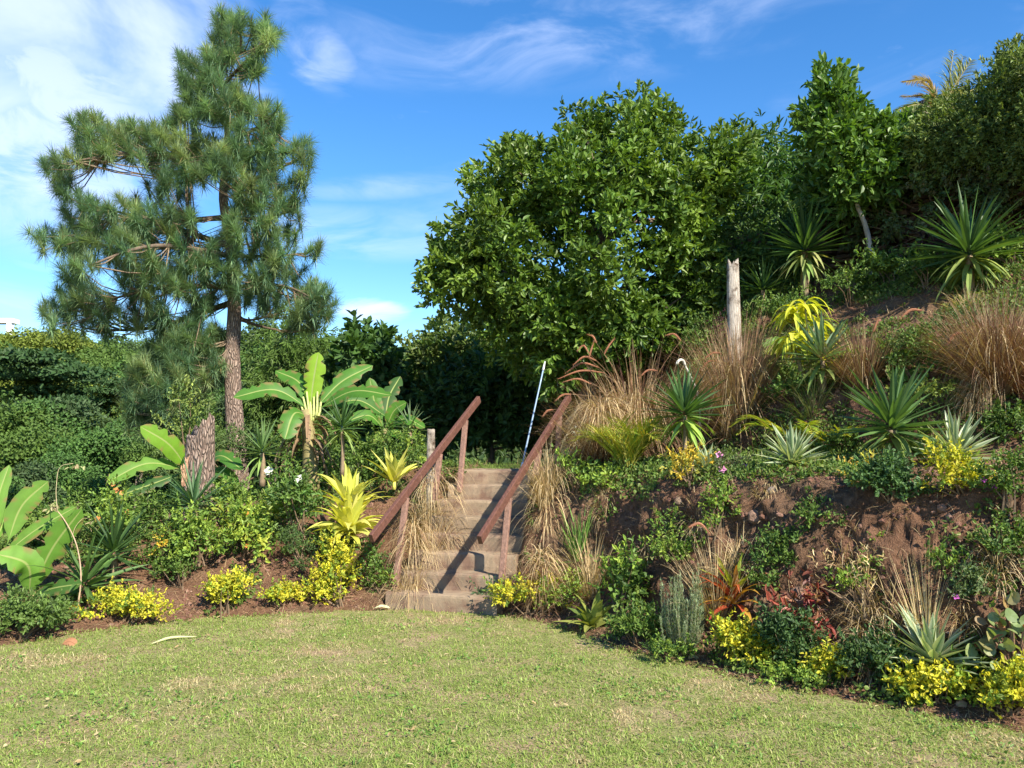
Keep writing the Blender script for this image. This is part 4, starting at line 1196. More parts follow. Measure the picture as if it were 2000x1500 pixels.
# ================= old stone wall
def wall():
    rng = np.random.default_rng(41)
    # follow the foot line s = 5.72 between the left end and beyond the right edge
    def foot(px):
        d = ray(px, 500)
        ts = np.arange(6, 16, .01); p = EYE + d * ts[:, None]
        k = int(np.argmax(sdist(p[:, 0], p[:, 1]) > 5.62)); return p[k][:2]
    A, B = foot(1635), foot(2160)
    n_ = 1
    d = B - A; L = np.linalg.norm(d); d = d / L; nrm_ = np.array([d[1], -d[0]])
    z0 = 3.85
    t = empty('stone_wall', (A[0], A[1], z0), 'old rough stone retaining wall in shade at the top of the bank', 'wall')
    mb = MB()
    z = z0 - .05
    while z < 5.12:
        hh = rng.uniform(.055, .11); x = -rng.random() * .3
        while x < L:
            w = rng.uniform(.07, .30)
            c = A + d * (x + w / 2) + nrm_ * rng.uniform(-.09, .06)
            hz = hh - .014
            v = ICO2.copy(); v = np.sign(v) * np.abs(v) ** .5
            v = v * [w / 2 - .008, .12, hz / 2] * (1 + .55 * fbm(v * 9 + rng.random() * 50, 2, 1)[:, None])
            V = np.stack([c[0] + d[0] * v[:, 0] + nrm_[0] * v[:, 1], c[1] + d[1] * v[:, 0] + nrm_[1] * v[:, 1], z + hh / 2 + v[:, 2]], 1)
            mb.add(V, None, ICOF2, np.array([.10, .068, .05]) * rng.uniform(.5, 1.5) * [1, rng.uniform(.9, 1.05), rng.uniform(.85, 1.05)])
            x += w
        z += hh
    part('stonework', mb, M_rock, t)
    mb = MB(); c = A + d * L / 2 - nrm_ * .16
    box(mb, (c[0], c[1], z0 + .6), np.append(d * L / 2, 0), np.append(nrm_ * .10, 0), (0, 0, .64), (.06, .042, .034)); part('mortar_core', mb, M_rock, t)
wall()

broadleaf('wall_creeper', 'dark trailing creeper hanging down the face of the old wall', [(1650, 360), (1760, 350), (1880, 330), (2030, 320), (2030, 440), (1960, 455), (1900, 440), (1850, 470), (1790, 455), (1730, 500), (1660, 490)], (lambda x: 10.72 - .0054 * (x - 1700)), .12, [(1850, 480), (1850, 420), (1850, 370)], .02, 22, .17, 26, 8, .055, .55,
          [(.05, .09, .025), (.07, .11, .03), (.035, .06, .02), (.10, .09, .04)], seed=27, up=-.3, droop=.4, mat=M_leafm, nlimb=20, edge=4)
# ================= posts, stump, pole, pipe
def timber_post(name, label, px, ytop, ybase, Y, r, cat='post', lean=0, seed=1, colr=(.42, .37, .32), jag=.05, mat=None):
    rng = np.random.default_rng(seed)
    tp = at(px + lean, ytop, Y); b = at(px, ybase, Y); g = gz(b[0], b[1]); b[2] = min(b[2], g)
    t = empty(name, b, label, cat)
    ns = 22; k = 26; zs = np.linspace(-.1, 1, k)
    a = np.linspace(0, 2 * np.pi, ns, endpoint=False)
    mb = MB(); V = np.zeros((k, ns, 3))
    ax = tp - b; prof = 1 + .16 * fbm(np.stack([np.cos(a) * 2, np.sin(a) * 2, a * 0 + seed], -1), 3, seed)
    jz = fbm(np.stack([np.cos(a) * 2.2, np.sin(a) * 2.2, a * 0 + seed * 3], -1), 3, seed + 5) * jag * 4
    for i, z in enumerate(zs):
        rr = r * (1.1 - .25 * z) * prof * (1 + .06 * fbm(np.stack([np.cos(a) * 3, np.sin(a) * 3, a * 0 + z * 5], -1), 2, seed))
        c = b + ax * z
        V[i, :, 0] = c[0] + rr * np.cos(a); V[i, :, 1] = c[1] + rr * np.sin(a) * .85; V[i, :, 2] = c[2] + (jz * max(0, z - .8) / .2 if z > .8 else 0)
    idx = np.arange(k * ns).reshape(k, ns)
    q = np.stack([idx[:-1], np.roll(idx[:-1], -1, 1), np.roll(idx[1:], -1, 1), idx[1:]], -1).reshape(-1, 4)
    cen = tp - [0, 0, .5 * jag * (1)]; V2 = np.concatenate([V.reshape(-1, 3), cen[None]])
    tt = [[idx[-1, j], idx[-1, (j + 1) % ns], k * ns] for j in range(ns)]
    mb.add(V2, q, tt, colr)
    part('shaft' if name != 'tree_stump' else 'trunk', mb, mat or M_grey, t, True)
    return t
timber_post('weathered_post', 'pale weathered split timber post in front of the dark gap beside the large tree', 1434, 513, 665, 10.2, .085, lean=-3, seed=3, jag=.06, colr=(.50, .44, .38))
timber_post('weathered_post', 'short grey timber post beside the left handrail', 842, 838, 960, 9.9, .055, lean=0, seed=4, colr=(.40, .34, .28), jag=.01)
timber_post('weathered_post', 'thin mossy timber post standing before the stone wall', 1643, 418, 520, 12.0, .045, lean=-6, seed=5, colr=(.20, .21, .10), jag=.02)
timber_post('tree_stump', 'broken pine stump with scaly bark and a splintered top', 386, 835, 1020, 10.0, .185, cat='tree stump', lean=6, seed=6, jag=.22, mat=M_pbark)
def stump_extra():
    st_ = [o for o in bpy.data.objects if o.name.startswith('tree_stump')][0]
    rng = np.random.default_rng(5)
    mb = MB()
    for i in range(16):
        f = rng.uniform(-1, 1); b = at(362 + f * 6, 925 + rng.uniform(-20, 25), 9.88)
        e = b + [rng.normal() * .02, -.02, rng.uniform(.08, .2)]
        tube(mb, [b, (b + e) / 2 + [0, -.015, 0], e], [.016, .012, .002], 5, (.42, .24, .15))
    part('splinters', mb, M_stem, st_)
stump_extra()
def pole():
    b = at(1019, 908, 10.6); tpz = at(1061, 722, 10.9)
    b[2] = min(b[2], gz(b[0], b[1]) + .02)
    t = empty('leaning_pole', b, 'thin pale blue metal pole leaning into the tree beyond the steps', 'pole')
    mb = MB(); tube(mb, curve([b, tpz], 8), [.012, .010], 10, (.24, .34, .47)); part('shaft', mb, M_metal, t, True)
    d = (tpz - b); e = tpz + d / np.linalg.norm(d) * .12
    mb = MB(); tube(mb, [tpz - d * .005, tpz + (e - tpz) * .3, e], [.018, .014, .006], 8, (.75, .78, .8)); part('tip', mb, M_metal, t, True)
    mb = MB(); tube(mb, [b + d * .002, b + d * .05], [.019, .017], 8, (.55, .65, .75)); part('foot_cap', mb, M_metal, t, True)
pole()
def pipe():
    Y0 = 9.35; b = at(1364, 775, Y0); g = gz(b[0], b[1]); b[2] = g - .05
    t = empty('bent_pipe', b, 'white plastic pipe with a hooked end rising out of the dry grass', 'pipe')
    mb = MB(); tube(mb, curve([b, at(1358, 755, Y0), at(1345, 728, Y0), at(1337, 711, Y0)], 10), .011, 10, (.46, .43, .37)); part('tube', mb, M_white, t, True)
    mb = MB(); tube(mb, curve([at(1338, 714, Y0), at(1334, 704, Y0 - .01), at(1328, 703, Y0 - .03), at(1323, 708, Y0 - .05), at(1322, 712, Y0 - .06)], 10), .016, 10, (.55, .53, .47)); part('elbow', mb, M_white, t, True)
pipe()

# ================= banana plants
Yb = 10.4
banana('tall banana plant with broad leaves fanned over a ragged stem', at(607, 955, Yb), Yb, (598, 800), .095, [
    ((606, 800), (612, 745), (622, 688), 17, .05, (.30, .50, .04), (.1, -1, .1)), ((604, 795), (585, 748), (538, 724), 15, .3), ((603, 798), (540, 762), (456, 776), 15, -.3),
    ((618, 795), (668, 745), (728, 714), 15, .35), ((620, 800), (690, 764), (765, 772), 15, -.35), ((600, 812), (578, 806), (556, 858), 17, -.4), ((630, 800), (700, 782), (752, 812), 12, .3, (.07, .19, .03)), ((598, 805), (590, 770), (575, 765), 9, .5, (.26, .42, .05))], seed=3)
sb = MB()
for i in range(7):
    a = at(598 + i * 3, 850 - i * 6, Yb); tube(sb, curve([a, at(596 + i * 4, 815, Yb - .03), at(585 + i * 7, 785 - (i % 3) * 10, Yb)], 6), [.022, .012], 6, (.42, .46, .16))
rng_ = np.random.default_rng(4); az_ = rng_.random(34) * 6.28
dl = MB(); b0 = at(600, 850, Yb)
blades(dl, b0 + np.stack([np.cos(az_) * .08, np.sin(az_) * .08, rng_.uniform(-.25, .25, 34)], 1), np.stack([np.cos(az_), np.sin(az_), 0 * az_ + .2], 1), rng_.uniform(.3, .65, 34), .06, rng_.uniform(2.5, 6, 34), 7, pal(34, [(.30, .19, .11), (.42, .30, .18), (.2, .13, .08)], rng_), fold=.4, rng=rng_)
part('dead_leaves', dl, M_dry, [o for o in bpy.data.objects if o.name == 'banana_plant'][0])
part('leaf_stalks', sb, M_stem, [o for o in bpy.data.objects if o.name == 'banana_plant'][0], True)
banana('smaller banana plant right of the tall one', at(757, 905, 11.2), 11.2, (752, 838), .05, [
    ((750, 838), (733, 790), (722, 738), 13, .1, (.12, .28, .04), (.1, -1, .2)), ((750, 838), (722, 812), (678, 822), 11, -.3), ((754, 836), (772, 800), (794, 786), 12, -.1, (.13, .30, .04)), ((756, 838), (790, 818), (830, 836), 11, -.3),
    ((752, 842), (775, 846), (800, 868), 11, -.35), ((748, 842), (738, 850), (748, 885), 9, -.3, (.25, .36, .06)), ((752, 834), (760, 775), (782, 735), 14, .5, (.05, .13, .025))], seed=4)
banana('banana plant half hidden behind the broken stump', at(382, 1010, 10.6), 10.6, (378, 915), .06, [
    ((368, 918), (330, 868), (274, 833), 17, -.5, (.22, .42, .04), (.4, -1, .4)), ((362, 916), (290, 905), (208, 942), 14, -.6, (.17, .34, .05)), ((360, 922), (290, 948), (206, 978), 12, -.5, (.05, .13, .03)), ((395, 912), (430, 890), (474, 918), 13, -.4, (.09, .24, .04)),
    ((400, 920), (440, 925), (462, 958), 12, -.5, (.10, .26, .04)), ((398, 918), (420, 950), (440, 985), 11, -.5, (.08, .2, .03))], seed=5)
banana('young banana plant with pale upright leaves at the left edge of the photo', at(60, 1185, 7.8), 7.8, (60, 1150), .04, [
    ((14, 1062), (45, 985), (94, 940), 19, .1, (.19, .36, .06), (.6, -1, .3)), ((0, 1090), (70, 1035), (148, 990), 13, .2, (.17, .33, .05)), ((62, 1160), (100, 1075), (160, 994), 20, -.1, (.17, .35, .05), (.5, -1, .3)), ((58, 1165), (50, 1100), (-6, 1082), 24, -.3, (.20, .40, .06)),
    ((-20, 1080), (0, 960), (18, 908), 13, .2, (.2, .38, .06)), ((-10, 1062), (15, 1010), (52, 978), 13, .3, (.18, .36, .05)), ((55, 1168), (100, 1150), (160, 1140), 14, -.2, (.09, .2, .04)), ((56, 1150), (38, 1080), (40, 1045), 12, .3, (.24, .32, .12))], seed=6)
b_ = hit(1748, 765)
banana('small banana sprout beside the brown grass on the upper bank', b_, b_[1], (1748, 755), .02, [
    ((1748, 756), (1756, 728), (1768, 704), 9, .02, (.16, .34, .05), (.2, -1, .3)), ((1752, 750), (1780, 726), (1800, 716), 8, .1, (.14, .32, .05)), ((1752, 754), (1782, 752), (1814, 730), 10, -.1, (.16, .34, .05)), ((1748, 752), (1738, 730), (1735, 712), 8, .05, (.22, .38, .06))], seed=7)
b_ = hit(1545, 700)
banana('banana sprout with an orange edged leaf beside the yellow croton', b_, b_[1], (1543, 690), .02, [
    ((1545, 690), (1520, 664), (1488, 676), 8, -.1, (.16, .34, .04)), ((1545, 692), (1530, 680), (1492, 690), 9, -.15, (.42, .44, .05)), ((1545, 690), (1548, 672), (1535, 660), 8, 0, (.2, .36, .04))], seed=8)

# ================= yuccas and agaves
yucca('yucca', 'big many leaved yucca on the bank below the slender tree', 1572, 492, 600, 98, 90, seed=51, dead=34, deadcol=[(.34, .40, .14), (.2, .3, .08), (.4, .38, .16)], stemr=.05, group='yuccas on the bank')
yucca('yucca', 'small yucca beside the pale split post', 1490, 568, 625, 60, 60, seed=52, dead=12, group='yuccas on the bank')
yucca('yucca', 'largest yucca with a broad skirt of old leaves below the stone wall', 1893, 500, 570, 122, 80, seed=53, dead=36, tilt=(.05, 0), stemr=.05, wid=.072, group='yuccas on the bank')
yucca('yucca', 'small yucca behind the largest one near the wall', 1950, 418, 470, 62, 55, seed=54, dead=14, group='yuccas on the bank')
yucca('yucca', 'yucca with bright lower leaves right of the feathery yellow palm', 1337, 812, 915, 92, 64, seed=55, dead=24, deadcol=[(.34, .46, .10), (.26, .40, .08)], stemr=.03, wid=.075, lo=-.1, group='yuccas on the bank')
yucca('yucca', 'tall yucca with horizontal lower leaves on the right terrace edge', 1742, 840, 912, 125, 64, seed=56, dead=24, stemr=.035, wid=.085, cols=[(.09, .17, .05), (.12, .22, .07), (.07, .13, .04)], lo=-.25, group='yuccas on the bank')
yucca('yucca', 'bluish green yucca leaning beside the yellow croton', 1606, 705, 775, 88, 44, seed=57, dead=12, cols=[(.09, .16, .09), (.12, .20, .11)], tilt=(-.1, -.1), lo=-.05, wid=.1, group='yuccas on the bank')
yucca('yucca', 'dark spiky yucca at the foot of the broken stump', 378, 990, 1015, 84, 56, seed=58, cols=[(.08, .15, .06), (.10, .19, .08)], Y=9.3, group='yuccas left of the steps')
yucca('yucca', 'small yucca between the stump and the tall banana plant', 512, 885, 945, 64, 40, seed=59, dead=12, deadcol=[(.25, .38, .1)], tilt=(.1, 0), Y=10.0, cols=[(.13, .22, .07), (.10, .17, .06)], group='yuccas left of the steps')
yucca('yucca', 'dark yucca in front of the tall banana with long hanging leaves', 668, 838, 925, 62, 46, seed=60, dead=20, deadcol=[(.30, .40, .12), (.2, .3, .08)], Y=9.9, stemr=.025, group='yuccas left of the steps')
yucca('yucca', 'very dark wide yucca above the low yellow hedge at the left', 222, 1085, 1125, 100, 64, seed=61, cols=[(.04, .085, .025), (.06, .12, .035)], lo=-.3, Y=8.3, group='yuccas left of the steps')
yucca('yucca', 'pale thin leaved yucca beside the smaller banana plant', 800, 838, 880, 50, 34, seed=62, cols=[(.16, .24, .12)], Y=11.0, wid=.06, group='yuccas left of the steps')
yucca('yucca', 'yucca with long strap leaves lying low behind the yellow hedge', 165, 1150, 1160, 105, 34, seed=63, tilt=(.2, 0), lo=-.2, cols=[(.10, .19, .05), (.08, .15, .04)], Y=7.9, wid=.1, droop=.6, group='yuccas left of the steps')
AG = dict(cols=[(.13, .22, .10), (.16, .25, .12)], edge=(.50, .54, .36), wid=.13, droop=.05, cat='agave', fold=.4, group='variegated agaves')
yucca('agave', 'pale striped agave on the terrace edge right of the middle', 1548, 908, 922, 74, 70, seed=71, lo=.02, **AG)
yucca('agave', 'pale striped agave on the terrace near the right edge', 1868, 898, 915, 84, 66, seed=72, lo=.02, **AG)
yucca('agave', 'small pale striped agave beside the golden croton sprays', 1383, 925, 930, 50, 36, seed=73, lo=.02, **AG)
AG2 = dict(AG); AG2['wid'] = .17
yucca('agave', 'large striped agave standing on the lawn edge at the lower right', 1822, 1300, 1335, 100, 46, seed=74, lo=.05, **AG2)

# ================= bromeliads, crotons, cordylines
YB = [(.62, .60, .12), (.52, .54, .10), (.70, .66, .20)]
def rosette(name, label, cx, by, Rp, n, cols, seed, cat, wid=.2, lo=.05, tip=None, droop=.6, edge=None, Y=None, mat=None, hgt=.0, group=None, prof=None, tilt=(0, 0), stem=True):
    rng = np.random.default_rng(seed)
    base = hit(cx, by) if Y is None else at(cx, by, Y)
    Rm = px2m(Rp, base[1]); t = empty(name, sink(base, .02), label, cat, group)
    zc = np.linspace(.97, lo, n) + rng.normal(size=n) * .05; zc = np.clip(zc, -.3, .99)
    az = np.arange(n) * 2.39996 + rng.normal(size=n) * .25; rr = np.sqrt(1 - zc ** 2)
    D = np.stack([rr * np.cos(az) + tilt[0], rr * np.sin(az) + tilt[1], zc + .1], 1)
    P = base + [0, 0, hgt * Rm] + np.stack([np.cos(az), np.sin(az), 0 * az], 1) * .02 + [0, 0, 1] * (zc[:, None]) * Rm * .18
    mb = MB()
    blades(mb, P, D, Rm * rng.uniform(.75, 1.1, n), Rm * wid * rng.uniform(.85, 1.15, n), droop * rng.uniform(.4, 1.5, n), 8, pal(n, cols, rng), prof=prof or [.8, .9, 1, .98, .9, .75, .5, .25, .03], tipcol=None if tip is None else pal(n, tip, rng), fold=.3, power=1.5, rng=rng, edge=edge, side=nrm(np.cross(D, [0, 0, 1.0] + rng.normal(size=(n, 3)) * .2)))
    part('leaf_rosette', mb, mat or M_ban, t)
    mb = MB(); tube(mb, [sink(base, .05), base + [0, 0, hgt * Rm + .06]], [.025, .02], 8, cols[0] if hgt == 0 else (.2, .14, .1), .2); part('stem', mb, M_stem, t, True)
    return t
rosette('bromeliad', 'big pale yellow bromeliad left of the handrail', 680, 1045, 92, 46, YB, 81, 'bromeliad', wid=.19, lo=.0, droop=.9, Y=9.0, group='yellow bromeliads')
rosette('bromeliad', 'tight second yellow bromeliad rosette stacked behind the big one', 684, 1002, 92, 26, YB, 82, 'bromeliad', wid=.17, lo=.35, droop=.7, Y=9.12, group='yellow bromeliads')
rosette('bromeliad', 'slim yellow bromeliad behind the left handrail', 770, 948, 72, 18, YB, 83, 'bromeliad', wid=.2, lo=.45, droop=.5, Y=9.9, group='yellow bromeliads')
rosette('bromeliad', 'yellow bromeliad among the white flowered shrubs', 540, 1005, 60, 26, [(.42, .48, .10), (.3, .4, .08)], 84, 'bromeliad', wid=.18, lo=.1, Y=9.4, group='yellow bromeliads')
rosette('bromeliad', 'olive bromeliad with arching bronze leaves at the foot of the bank', 1158, 1228, 72, 18, [(.22, .27, .06), (.3, .32, .08), (.14, .2, .05)], 85, 'bromeliad', wid=.24, lo=.2, droop=.9)
rosette('cordyline', 'red and yellow cordyline above the yellow shrub at the bank foot', 1436, 1215, 88, 34, [(.30, .04, .025), (.42, .10, .03), (.55, .30, .05)], 86, 'cordyline', wid=.14, lo=-.05, droop=1.1, hgt=.35, mat=M_leaf)
rosette('cordyline', 'green and yellow shoot on top of the red cordyline', 1436, 1190, 78, 12, [(.45, .50, .06), (.30, .42, .05)], 87, 'cordyline', wid=.15, lo=.55, droop=.4, mat=M_leaf, hgt=.3)
shrub('croton', 'dark red leaved croton beside the brown rock at the bank foot', 1592, 1270, 110, 105, .07, 260, [(.30, .05, .04), (.20, .05, .04), (.42, .20, .12), (.12, .05, .03)], 'croton', seed=88, aspect=.34, up=.1, mat=M_leaf)
# tall croton with drooping yellow leaves
def croton():
    rng = np.random.default_rng(91); base = hit(1572, 765); Yd = base[1]
    t = empty('croton', sink(base), 'tall croton with long drooping bright yellow leaves', 'croton')
    mb = MB(); stm = MB()
    tops = [(1572, 590), (1548, 615), (1592, 630), (1566, 650), (1556, 600), (1588, 670), (1545, 660)]
    for tx, ty in tops:
        tp = at(tx, ty, Yd + rng.normal() * .08); tube(stm, curve([sink(base), (base + tp) / 2 + rng.normal(size=3) * .03, tp], 8), [.014, .007], 6, (.3, .26, .14))
        m = 17; az = rng.random(m) * 6.28; 
        D = np.stack([np.cos(az), np.sin(az), rng.uniform(.1, 1, m)], 1)
        P = np.tile(tp, (m, 1)) - [0, 0, 1] * rng.uniform(0, .12, (m, 1))
        blades(mb, P, D, rng.uniform(.26, .44, m), .05, rng.uniform(1.5, 3.4, m), 7, pal(m, [(.60, .60, .05), (.48, .52, .05), (.7, .66, .10), (.25, .34, .04)], rng), prof=[.3, .8, 1, 1, .9, .7, .4, .03], fold=.25, power=1.0, rng=rng)
    part('foliage', mb, M_ban, t); part('stem', stm, M_stem, t, True)
croton()

# small palms
def small_palm(label, cx, by, Rp, nf, colr, seed, Y=None, lfl=.28, lw=.014, lean=(0, 0), arch=1.0, up=1.0):
    rng = np.random.default_rng(seed); base = hit(cx, by) if Y is None else at(cx, by, Y); Rm = px2m(Rp, base[1])
    t = empty('small_palm', sink(base), label, 'palm', 'low feathery palms on the bank')
    az = np.arange(nf) * 2.4 + rng.normal(size=nf) * .3
    for i in range(nf):
        el = rng.uniform(.5, 1.4) * up; d = np.array([math.cos(az[i]) + lean[0], math.sin(az[i]) + lean[1], el]); d = d / np.linalg.norm(d)
        L = Rm * rng.uniform(.9, 1.3); hz = np.array([d[0], d[1], 0]); hz = hz / max(np.linalg.norm(hz), .01)
        c = curve([base, base + d * L * .55, base + d * L * .82 + hz * L * .12 * arch, base + d * L * .92 + hz * L * .28 * arch - [0, 0, L * .14 * arch]], 26)
        fb = MB(); tube(fb, c, [.009, .003], 5, (.42, .40, .08), cap=False)
        tg = nrm(np.gradient(c, axis=0)); sd = nrm(np.cross(tg, [0, 0, 1.0]))
        k = np.repeat(np.arange(4, 26), 2); s_ = np.tile([1, -1], len(k) // 2)[:, None]
        D = tg[k] * 1.2 + sd[k] * s_ * .9 + np.array([0, 0, .35]) + rng.normal(size=(len(k), 3)) * .12
        Lf = lfl * Rm / .5 * np.sin(np.clip(k / 25, 0, 1) * 2.3 + .6)
        blades(fb, c[k], D, np.maximum(Lf, .05), lw, .6, 4, pal(len(k), colr, rng), prof=[.6, 1, .8, .45, .05], fold=.2, rng=rng)
        part('frond', fb, M_leafm, t)
small_palm('feathery yellow green palm at the foot of the brown fountain grass', 1228, 925, 100, 22, [(.34, .38, .04), (.24, .34, .04), (.46, .36, .05), (.16, .26, .03)], 95, up=2.0, lfl=.34, lw=.010)
small_palm('yellowing palm arching over the striped agave', 1560, 862, 90, 9, [(.36, .42, .05), (.22, .34, .04), (.50, .42, .06)], 96, up=.6, arch=1.5, lw=.02, lfl=.22)
small_palm('low fan of yellow palm leaves under the arching palm fronds', 1625, 868, 62, 9, [(.34, .44, .05), (.52, .48, .06)], 97, up=.5, arch=1.4, lw=.018)
small_palm('young green palm beside the middle clump of brown grass', 1722, 715, 74, 8, [(.14, .26, .04), (.24, .36, .05)], 98, up=.6, arch=1.2, lw=.016)

# ================= fountain grasses
tuft('fountain_tussock', 'large brown fountain grass clump with nodding seed heads right of the steps', 1245, 885, 195, 190, 3200, BROWNG + STRAW[:1], droop=1.9, wid=.008, splay=.75, seed=101, dry_n=1300, group='brown fountain grasses',
     heads=[((1165, 705), (1120, 712), 12), ((1150, 690), (1128, 684), 12), ((1180, 728), (1090, 740), 10), ((1170, 718), (1105, 728), 14), ((1155, 750), (1100, 746), 8), ((1165, 670), (1148, 654), 6), ((1150, 700), (1160, 668), 2), ((1330, 665), (1300, 655), 8), ((1285, 724), (1248, 738), 8), ((1080, 800), (1060, 812), 4), ((1115, 770), (1085, 782), 5), ((1180, 692), (1200, 662), 3)])
tuft('fountain_tussock', 'second brown fountain grass on the left shoulder above the palm', 1172, 870, 150, 110, 1300, BROWNG + STRAW[:2], droop=1.3, lean=(-.12, -.1), seed=102, dry_n=700, Y=9.3, group='brown fountain grasses')
tuft('fountain_tussock', 'upright brown grass clump with pale bleached base below the split post', 1440, 830, 205, 125, 2200, BROWNG + STRAW[:2], droop=.8, splay=.38, seed=103, dry_n=340, group='brown fountain grasses', tipc=BROWNG,
     heads=[((1400, 705), (1370, 722), 8), ((1410, 690), (1376, 700), 6)])
tuft('fountain_tussock', 'small spiky reddish brown grass clump in the middle of the upper bank', 1688, 752, 125, 100, 1100, BROWNG, droop=.4, splay=.6, seed=104, dry_n=90, group='brown fountain grasses', heads=[((1706, 648), (1716, 622), 2)])
tuft('fountain_tussock', 'largest reddish brown grass clump at the right edge', 1950, 745, 190, 180, 2800, [(.17, .085, .055), (.24, .13, .08), (.13, .065, .045), (.42, .31, .18), (.33, .22, .13)], droop=1.1, splay=.65, seed=105, dry_n=200, group='brown fountain grasses', heads=[((1880, 650), (1850, 672), 8), ((1800, 606), (1760, 620), 8)])
tuft('fountain_tussock', 'reddish grass clump at the edge of the photo above the cut bank', 2040, 760, 190, 150, 700, [(.20, .08, .045), (.28, .13, .07), (.15, .06, .04)], droop=.6, splay=.6, seed=106, group='brown fountain grasses')
tuft('dry_tussock', 'straw coloured dead grass spilling down from the right terrace', 1915, 770, 90, 90, 420, STRAW, droop=3.2, lean=(-.9, -.6), splay=.5, seed=107, group='dead straw grasses')
tuft('dry_tussock', 'dead straw grass heaped behind the left handrail', 846, 985, 130, 110, 520, STRAW[:3] + [(.20, .12, .07)], droop=2.4, lean=(.2, -.4), seed=108, Y=9.35, dry_n=200, group='dead straw grasses', lo=.2, wid=.005)
tuft('dry_tussock', 'dead straw grass beside the lower steps on their left', 806, 1085, 120, 70, 480, STRAW[:3], droop=2.6, lean=(-.05, -.3), seed=109, Y=8.75, dry_n=200, group='dead straw grasses', lo=.2, wid=.005)
tuft('dry_tussock', 'pale dead grass round the short grey post', 832, 950, 90, 80, 360, STRAW[:3], droop=2, seed=110, Y=9.7, group='dead straw grasses')
tuft('dry_tussock', 'tall dead grass hanging over the right side of the steps', 1068, 1050, 105, 55, 560, STRAW[:3], droop=2.0, lean=(-.05, -.35), splay=.35, seed=111, Y=8.8, dry_n=380, group='dead straw grasses', lo=.25)
tuft('dry_tussock', 'dark brown topped dead grass beside the right lower handrail post', 1058, 1140, 120, 70, 620, STRAW + BROWNG[:3], droop=1.6, splay=.5, seed=112, Y=8.1, dry_n=240, group='dead straw grasses', tipc=BROWNG)
tuft('dry_tussock', 'short straw tuft on the bank right of the steps', 1155, 1150, 120, 80, 420, STRAW[:3], droop=1.0, splay=.6, seed=113, group='dead straw grasses')
tuft('dry_tussock', 'upright straw tuft behind the rosemary bush', 1400, 1215, 150, 60, 420, STRAW[:3], droop=.7, splay=.35, seed=114, group='dead straw grasses', heads=[((1345, 1030), (1385, 1040), 12)])
tuft('dry_tussock', 'sparse tall straw stalks above the large striped agave', 1808, 1255, 165, 50, 150, STRAW[:2], droop=.25, splay=.22, seed=115, group='dead straw grasses')
tuft('dry_tussock', 'flattened sprawling straw on the bank left of the tall stalks', 1720, 1265, 110, 140, 260, STRAW[:3], droop=2.4, lean=(-.7, -.2), splay=.8, seed=116, group='dead straw grasses')
tuft('dry_tussock', 'thin straw tuft on the upper bank under the largest yucca', 1890, 600, 60, 90, 200, STRAW[:2], droop=1.4, splay=.8, seed=117, group='dead straw grasses')
for a_ in [('dead straw wisp hanging on the cut face left of the rosemary', 1262, 1075, 60, 50, 130, 141), ('dead straw wisp under the golden sprays', 1360, 1010, 55, 60, 130, 142),
           ('straw tangle below the reddish rock', 1575, 1200, 70, 90, 200, 143), ('straw tangle in the middle of the cut face left of the tall stalks', 1690, 1190, 80, 110, 260, 144),
           ('thin straw hanging from the terrace lip below the herb mass', 1650, 1090, 60, 70, 150, 145), ('dead stems hanging at the far right of the cut face', 1950, 1100, 80, 90, 200, 146),
           ('straw wisp beside the pale stone', 1880, 1200, 60, 60, 140, 147), ('short dry grass on the terrace lip above the rock face', 1500, 945, 30, 110, 260, 148),
           ('dead grass spilling over the lip right of the steps', 1180, 985, 50, 70, 160, 149), ('thin dry tangle above the red cordyline', 1440, 1110, 90, 60, 160, 150)]:
    tuft('dry_tussock', a_[0], a_[1], a_[2], a_[3], a_[4], a_[5], STRAW[:3], droop=2.2, lean=(-.2, -.5), splay=1.0, seed=a_[6], group='dead straw grasses', wid=.005)
tuft('green_tussock', 'upright green grass clump on the soil right of the steps', 1130, 1070, 80, 50, 90, [(.12, .24, .05), (.18, .30, .07)], droop=.5, splay=.35, seed=118, wid=.014, cat='tussock')
tuft('green_tussock', 'loose green and brown grass behind the sprouting bananas', 1590, 790, 90, 110, 320, [(.10, .17, .05), (.2, .2, .09)], droop=1.2, splay=.8, seed=119, cat='tussock')

# ================= shrubs
YC = [(.60, .55, .035), (.48, .49, .035), (.68, .60, .05), (.52, .46, .05), (.20, .30, .035), (.13, .21, .03)]
gy_ = 'yellow leaved hedge shrubs'
def ysh(label, cx, by, w, h, n, seed, **k): shrub('golden_shrub', label, cx, by, w, h, .030, n, YC, 'golden shrub', gy_, seed, aspect=.55, up=.6, **k)
ysh('long low yellow hedge shrub furthest left on the bed edge', 250, 1215, 165, 45, 2600, 121, depth=.45)
ysh('low yellow shrub second from the left on the bed edge', 440, 1200, 112, 62, 2400, 122, depth=.6)
ysh('small straggly yellow shrub between its two bigger neighbours on the bed edge', 548, 1185, 92, 40, 1300, 123, depth=.6)
ysh('tall bright yellow shrub left of the bottom step', 665, 1185, 118, 112, 3600, 124, depth=.8)
ysh('yellow shrub with an orange flower right of the bottom step', 1032, 1205, 120, 70, 2200, 125, depth=.7, flowers=((.85, .22, .03), 2, .035))
ysh('yellow shrub under the red cordyline', 1452, 1305, 110, 88, 2600, 126, depth=.7)
ysh('small leaning yellow shrub left of the large striped agave', 1612, 1338, 72, 55, 900, 127, depth=.6)
ysh('yellow shrub under the large striped agave', 1832, 1375, 125, 62, 2200, 128, depth=.6)
ysh('bright yellow shrub at the lower right corner of the bed', 1975, 1395, 140, 92, 3000, 129, depth=.7)
ysh('golden shrub hanging over the right terrace edge', 1880, 965, 100, 75, 1700, 130, depth=.6)
